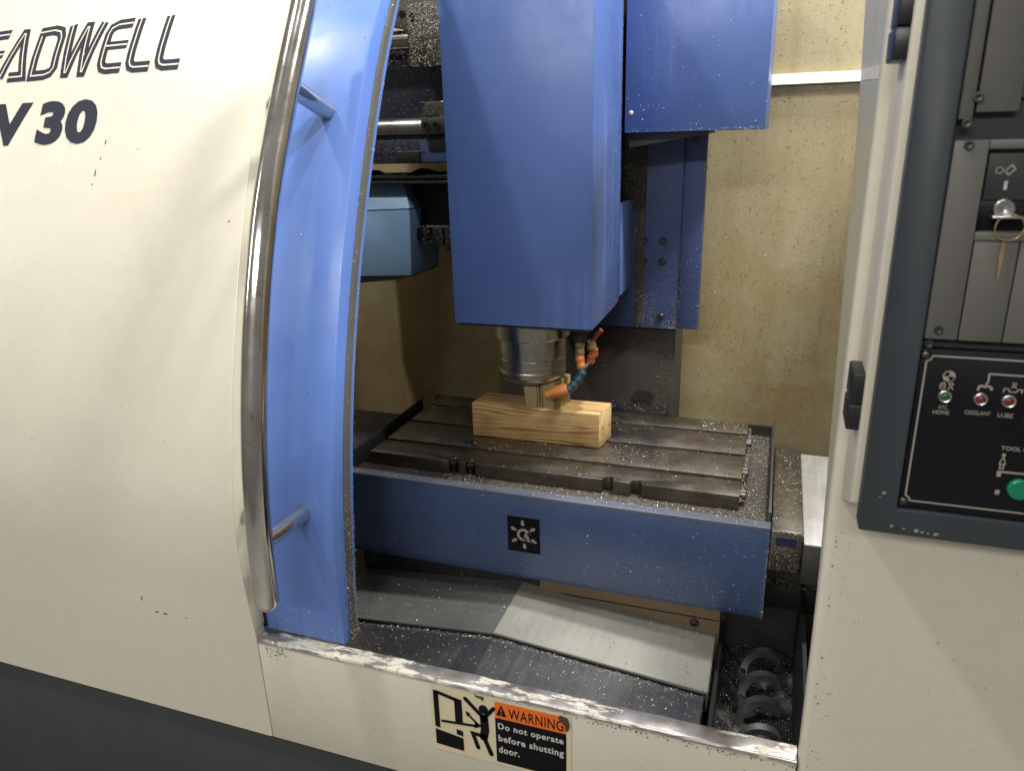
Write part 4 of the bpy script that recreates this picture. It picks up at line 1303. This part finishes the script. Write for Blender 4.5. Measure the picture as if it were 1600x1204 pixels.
chips('metal_chips', 'sparse bright chips on the blue spindle head shroud', [
    on_quad((HX0, 1.5598, 1.22), (.329, 0, 0), (0, 0, .70), 75, (.0018, .0050), (.7, .15, .15), (0, -1, 0), fv=lambda n: RNG.beta(1.4, .9, n)),
    on_quad((HX1 + .0003, 1.565, 1.22), (0, .24, 0), (0, 0, .70), 330, (.0018, .0050), (.85, .15, 0), (1, 0, 0), fu=lambda n: RNG.beta(1.8, 1, n)),
    on_quad((HX1 - .0055, 1.806, 1.22), (0, .069, 0), (0, 0, .70), 420, (.0018, .0055), (.6, .3, .10), (1, 0, 0), fu=lambda n: RNG.beta(2.5, 1, n)),
    on_quad((-.365, 1.8751, 1.63), (.315, 0, 0), (0, 0, .33), 240, (.0018, .0075), (.72, .12, .16), (0, -1, 0), fu=lambda n: RNG.beta(1, 1.5, n)),
    on_quad((-.365, 1.8751, 1.6225), (.315, 0, 0), (0, 0, .006), 170, (.0018, .006), (.5, .4, .1), (0, -1, 0)),
    on_quad((-.05, 1.8751, 1.63), (.003, 0, 0), (0, 0, .33), 80, (.0015, .004), (.7, .3, 0), (0, -1, 0)),
    on_quad((HX1 - .03, 1.88, 1.30), (0, .05, 0), (0, 0, .32), 700, (.002, .006), (.35, .45, .20), (1, 0, 0), lift=.012),
    on_quad((HX1 - .0113, 1.925, 1.22), (0, .17, 0), (0, 0, .23), 160, (.002, .005), (.6, .4, 0), (1, 0, 0)),
])
chips('metal_chips', 'chips caked on the blue column and its dark base', [
    on_quad((-.45, 2.0935, 1.42), (.10, 0, 0), (0, 0, .20), 1500, (.002, .006), (.30, .45, .25), (0, -1, 0)),
    on_quad((-.374, 2.0975, 1.09), (.022, 0, 0), (0, 0, .36), 900, (.002, .006), (.40, .45, .15), (0, -1, 0)),
    on_quad((-.252, 2.0990, 1.085), (.004, 0, 0), (0, 0, .50), 260, (.002, .005), (.35, .45, .2), (0, -1, 0)),
    on_quad((-.30, 2.1045, 1.085), (.10, 0, 0), (0, 0, .05), 420, (.002, .006), (.55, .35, .1), (0, -1, 0), fv=lambda n: RNG.beta(1, 3, n)),
    on_quad((-.42, 2.1045, 1.09), (.17, 0, 0), (0, 0, .52), 900, (.002, .006), (.35, .45, .20), (0, -1, 0), fv=lambda n: RNG.beta(1, 1.6, n)),
    on_quad((-.41, 2.1045, 1.09), (.17, 0, 0), (0, 0, .22), 1200, (.002, .006), (.32, .48, .20), (0, -1, 0), fu=clump(3, .05, .3, .9), fv=lambda n: RNG.beta(1, 1.8, n)),
    on_quad((-.25, 2.0995, 1.09), (.056, 0, 0), (0, 0, .52), 330, (.002, .006), (.4, .4, .20), (0, -1, 0), fv=lambda n: RNG.beta(1, 2, n)),
    on_quad((-.199, 2.0995, 1.09), (.005, 0, 0), (0, 0, .52), 330, (.002, .005), (.4, .6, 0), (0, -1, 0)),
    on_quad((-.40, 2.1045, 1.45), (.10, 0, 0), (0, 0, .15), 900, (.002, .006), (.30, .50, .20), (0, -1, 0), fu=lambda n: RNG.beta(1, 2.5, n)),
    on_quad((-.80, 2.1295, .80), (.53, 0, 0), (0, 0, .28), 500, (.002, .006), (.2, .4, .40), (0, -1, 0)),
    on_quad((-.32, 2.1295, .80), (.06, 0, 0), (0, 0, .28), 700, (.002, .006), (.2, .45, .35), (0, -1, 0)),
    on_quad((-.44, 2.06, .8425), (.17, 0, 0), (0, .07, 0), 300, (.002, .006), (.4, .4, .20), (0, 0, 1)),
])
chips('metal_chips', 'heaped bright chips clinging to the tool changer rods and plates', [
    on_quad((-1.02, 1.9295, 1.80), (.20, 0, 0), (0, 0, .165), 900, (.002, .008), (.40, .38, .22), (0, -1, 0)),
    on_quad((-.95, 1.9295, 1.80), (.10, 0, 0), (0, 0, .15), 1500, (.003, .009), (.42, .36, .22), (0, -1, 0), lift=.003),
    on_quad((-1.02, 1.93, 1.9655), (.25, 0, 0), (0, .08, 0), 500, (.003, .009), (.5, .4, .10), (0, 0, 1)),
    on_quad((-1.15, 1.9995, 1.62), (.40, 0, 0), (0, 0, .26), 1500, (.002, .0075), (.75, .15, .10), (0, -1, 0)),
    on_quad((-1.2, 1.9445, 1.557), (.40, 0, 0), (0, 0, .065), 750, (.002, .007), (.7, .25, .05), (0, -1, 0)),
    on_quad((-1.03, 1.935, 1.588), (.10, 0, 0), (0, .012, 0), 220, (.002, .007), (.6, .4, 0), (0, 0, 1)),
    on_quad((-1.2, 1.955, 1.5235), (.45, 0, 0), (0, .05, 0), 1300, (.003, .008), (.55, .40, .05), (0, 0, 1)),
    on_quad((-1.2, 1.945, 1.5080), (.34, 0, 0), (0, .05, 0), 700, (.003, .007), (.55, .40, .05), (0, 0, 1)),
    on_quad((-.93, 1.925, 1.712), (.12, 0, 0), (0, .06, 0), 350, (.003, .008), (.5, .5, 0), (0, 0, 1)),
    on_quad((-.93, 1.93, 1.6745), (.12, 0, 0), (0, .05, 0), 300, (.003, .007), (.5, .5, 0), (0, 0, 1)),
    on_quad((-.93, 1.934, 1.675), (.10, 0, 0), (0, 0, .036), 260, (.002, .006), (.4, .4, .2), (0, -1, 0)),
    on_quad((-1.01, 1.985, 1.375), (.31, 0, 0), (0, .06, 0), 900, (.003, .009), (.70, .25, .05), (0, 0, 1), lift=.003),
    on_quad((-1.01, 1.985, 1.33), (.31, 0, 0), (0, 0, .045), 350, (.003, .008), (.5, .3, .2), (0, -1, 0)),
    on_quad((-1.2, 1.9497, 1.24), (.20, 0, 0), (0, 0, .18), 150, (.0015, .0045), (.7, .2, .1), (0, -1, 0)),
])
chips('metal_chips', 'bright chips sprinkled on the gabled way cover', [
    on_quad((-.93, 1.233, .5895), (.427, 0, .041), (0, .20, 0), 330, (.002, .0085), (.85, .15, 0), None, fv=lambda n: RNG.beta(1.3, 1, n)),
    on_quad((-.503, 1.233, .6305), (.445, 0, -.041), (0, .20, 0), 420, (.0015, .0055), (.30, .30, .40)),
    on_quad((-.93, 1.05, .577), (.427, 0, .041), (0, .18, 0), 330, (.002, .008), (.8, .2, 0), lift=.004),
    on_quad((-.503, 1.05, .618), (.439, 0, -.041), (0, .18, 0), 420, (.002, .0075), (.7, .3, 0), lift=.004),
    on_quad((-.93, 1.218, .577), (.427, 0, .041), (0, .012, 0), 340, (.002, .006), (.6, .4, 0), lift=.004),
    on_quad((-.503, 1.218, .618), (.439, 0, -.041), (0, .012, 0), 300, (.002, .006), (.6, .4, 0), lift=.004),
    on_quad((-.645, 1.06, .606), (.04, 0, .003), (0, .03, 0), 600, (.002, .007), (.4, .5, .1), lift=.008, fu=toward(.5, .2), fv=toward(.5, .25)),
    on_quad((-.90, 1.4247, .60), (.85, 0, 0), (0, 0, .065), 900, (.0015, .006), (.2, .5, .3), (0, -1, 0)),
    on_quad((-.60, 1.385, .63), (.55, 0, -.04), (0, .03, 0), 500, (.002, .006), (.35, .45, .2), (0, 0, 1)),
    on_quad((-.0575, 1.235, .50), (0, .20, 0), (0, 0, .09), 260, (.002, .006), (.4, .4, .2), (1, 0, 0)),
])
chips('metal_chips', 'chips on the dark telescopic cover right of the table', [
    on_quad((.034, 1.35, .9007), (.055, 0, 0), (0, .40, 0), 230, (.002, .0065), (.7, .3, 0), (0, 0, 1)),
    on_quad((.092, 1.33, .8938), (.30, 0, 0), (0, .41, 0), 260, (.002, .006), (.1, .3, .6), (0, 0, 1)),
    on_quad((.034, 1.3467, .815), (.055, 0, 0), (0, 0, .08), 320, (.002, .006), (.45, .40, .15), (0, -1, 0)),
    on_quad((.034, 1.345, .897), (.055, 0, 0), (0, .006, 0), 120, (.002, .006), (.6, .4, 0), (0, 0, 1)),
    on_quad((-.04, 1.4995, .60), (.4, 0, 0), (0, 0, .2), 500, (.002, .006), (.3, .5, .2), (0, -1, 0)),
    on_quad((.035, 1.469, .701), (.2, 0, 0), (0, .028, 0), 500, (.002, .006), (.3, .6, .1), (0, 0, 1)),
])
chips('metal_chips', 'chips on the dark flat cover left of the table', [
    on_quad((-1.20, 1.45, .8785), (.26, 0, 0), (0, .32, 0), 240, (.003, .009), (.75, .25, 0), (0, 0, 1)),
])
chips('metal_chips', 'golden and silver swarf heaped round the auger in the trough', [
    (lambda i, j, k: (np.stack([gx[i], gy[j], hz[i, j] + .0015], 1), np.tile([0., 0., 1.], (k, 1)), (.0013 + .0042 * RNG.random(k) ** 2), RNG.choice(3, k, p=(.10, .36, .54))))(RNG.integers(0, nx, 5200), RNG.integers(0, ny, 5200), 5200),
    on_quad((.06, 1.045, .475), (.045, 0, 0), (0, .10, 0), 500, (.002, .006), (.5, .5, 0), (0, 0, 1), lift=.012),
    on_quad((-.0437, 1.05, .47), (0, .44, 0), (0, 0, .09), 420, (.002, .006), (.3, .4, .3), (1, 0, 0)),
])
zz = RNG.uniform(.695, 1.95, 2600)
zl = .695 + RNG.random(1700) ** 2.2 * .28
zz = np.concatenate([zz[:500], zl])
yy = np.array([D(z) + (E_(z) - D(z)) * t for z, t in zip(zz, RNG.uniform(.35, .95, len(zz)))])
kk = len(zz)
chips('metal_chips', 'grit and chips caked along the lower edge of the blue door', [
    (np.stack([np.full(kk, XD + .0042), yy, zz], 1), np.tile([1., 0., 0.], (kk, 1)), .0015 + .0035 * RNG.random(kk) ** 2, RNG.choice(3, kk, p=(.22, .38, .40))),
    (lambda k: (lambda x, z: (np.stack([x, np.array([D(a) - .0004 for a in z]), z], 1), np.tile([0., -1., 0.], (k, 1)), .0012 + .003 * RNG.random(k) ** 2, RNG.choice(3, k, p=(.35, .25, .40))))(XD - .01 - RNG.random(k) ** 1.5 * .16, .694 + RNG.random(k) ** 3 * .06))(420),
    (lambda k: (lambda x, z: (np.stack([x, np.array([D(a) - .0004 for a in z]), z], 1), np.tile([0., -1., 0.], (k, 1)), .0012 + .004 * RNG.random(k) ** 2, RNG.choice(3, k, p=(.8, .1, .1))))(RNG.uniform(-.88, -.745, k), RNG.uniform(.70, 1.85, k)))(46),
])
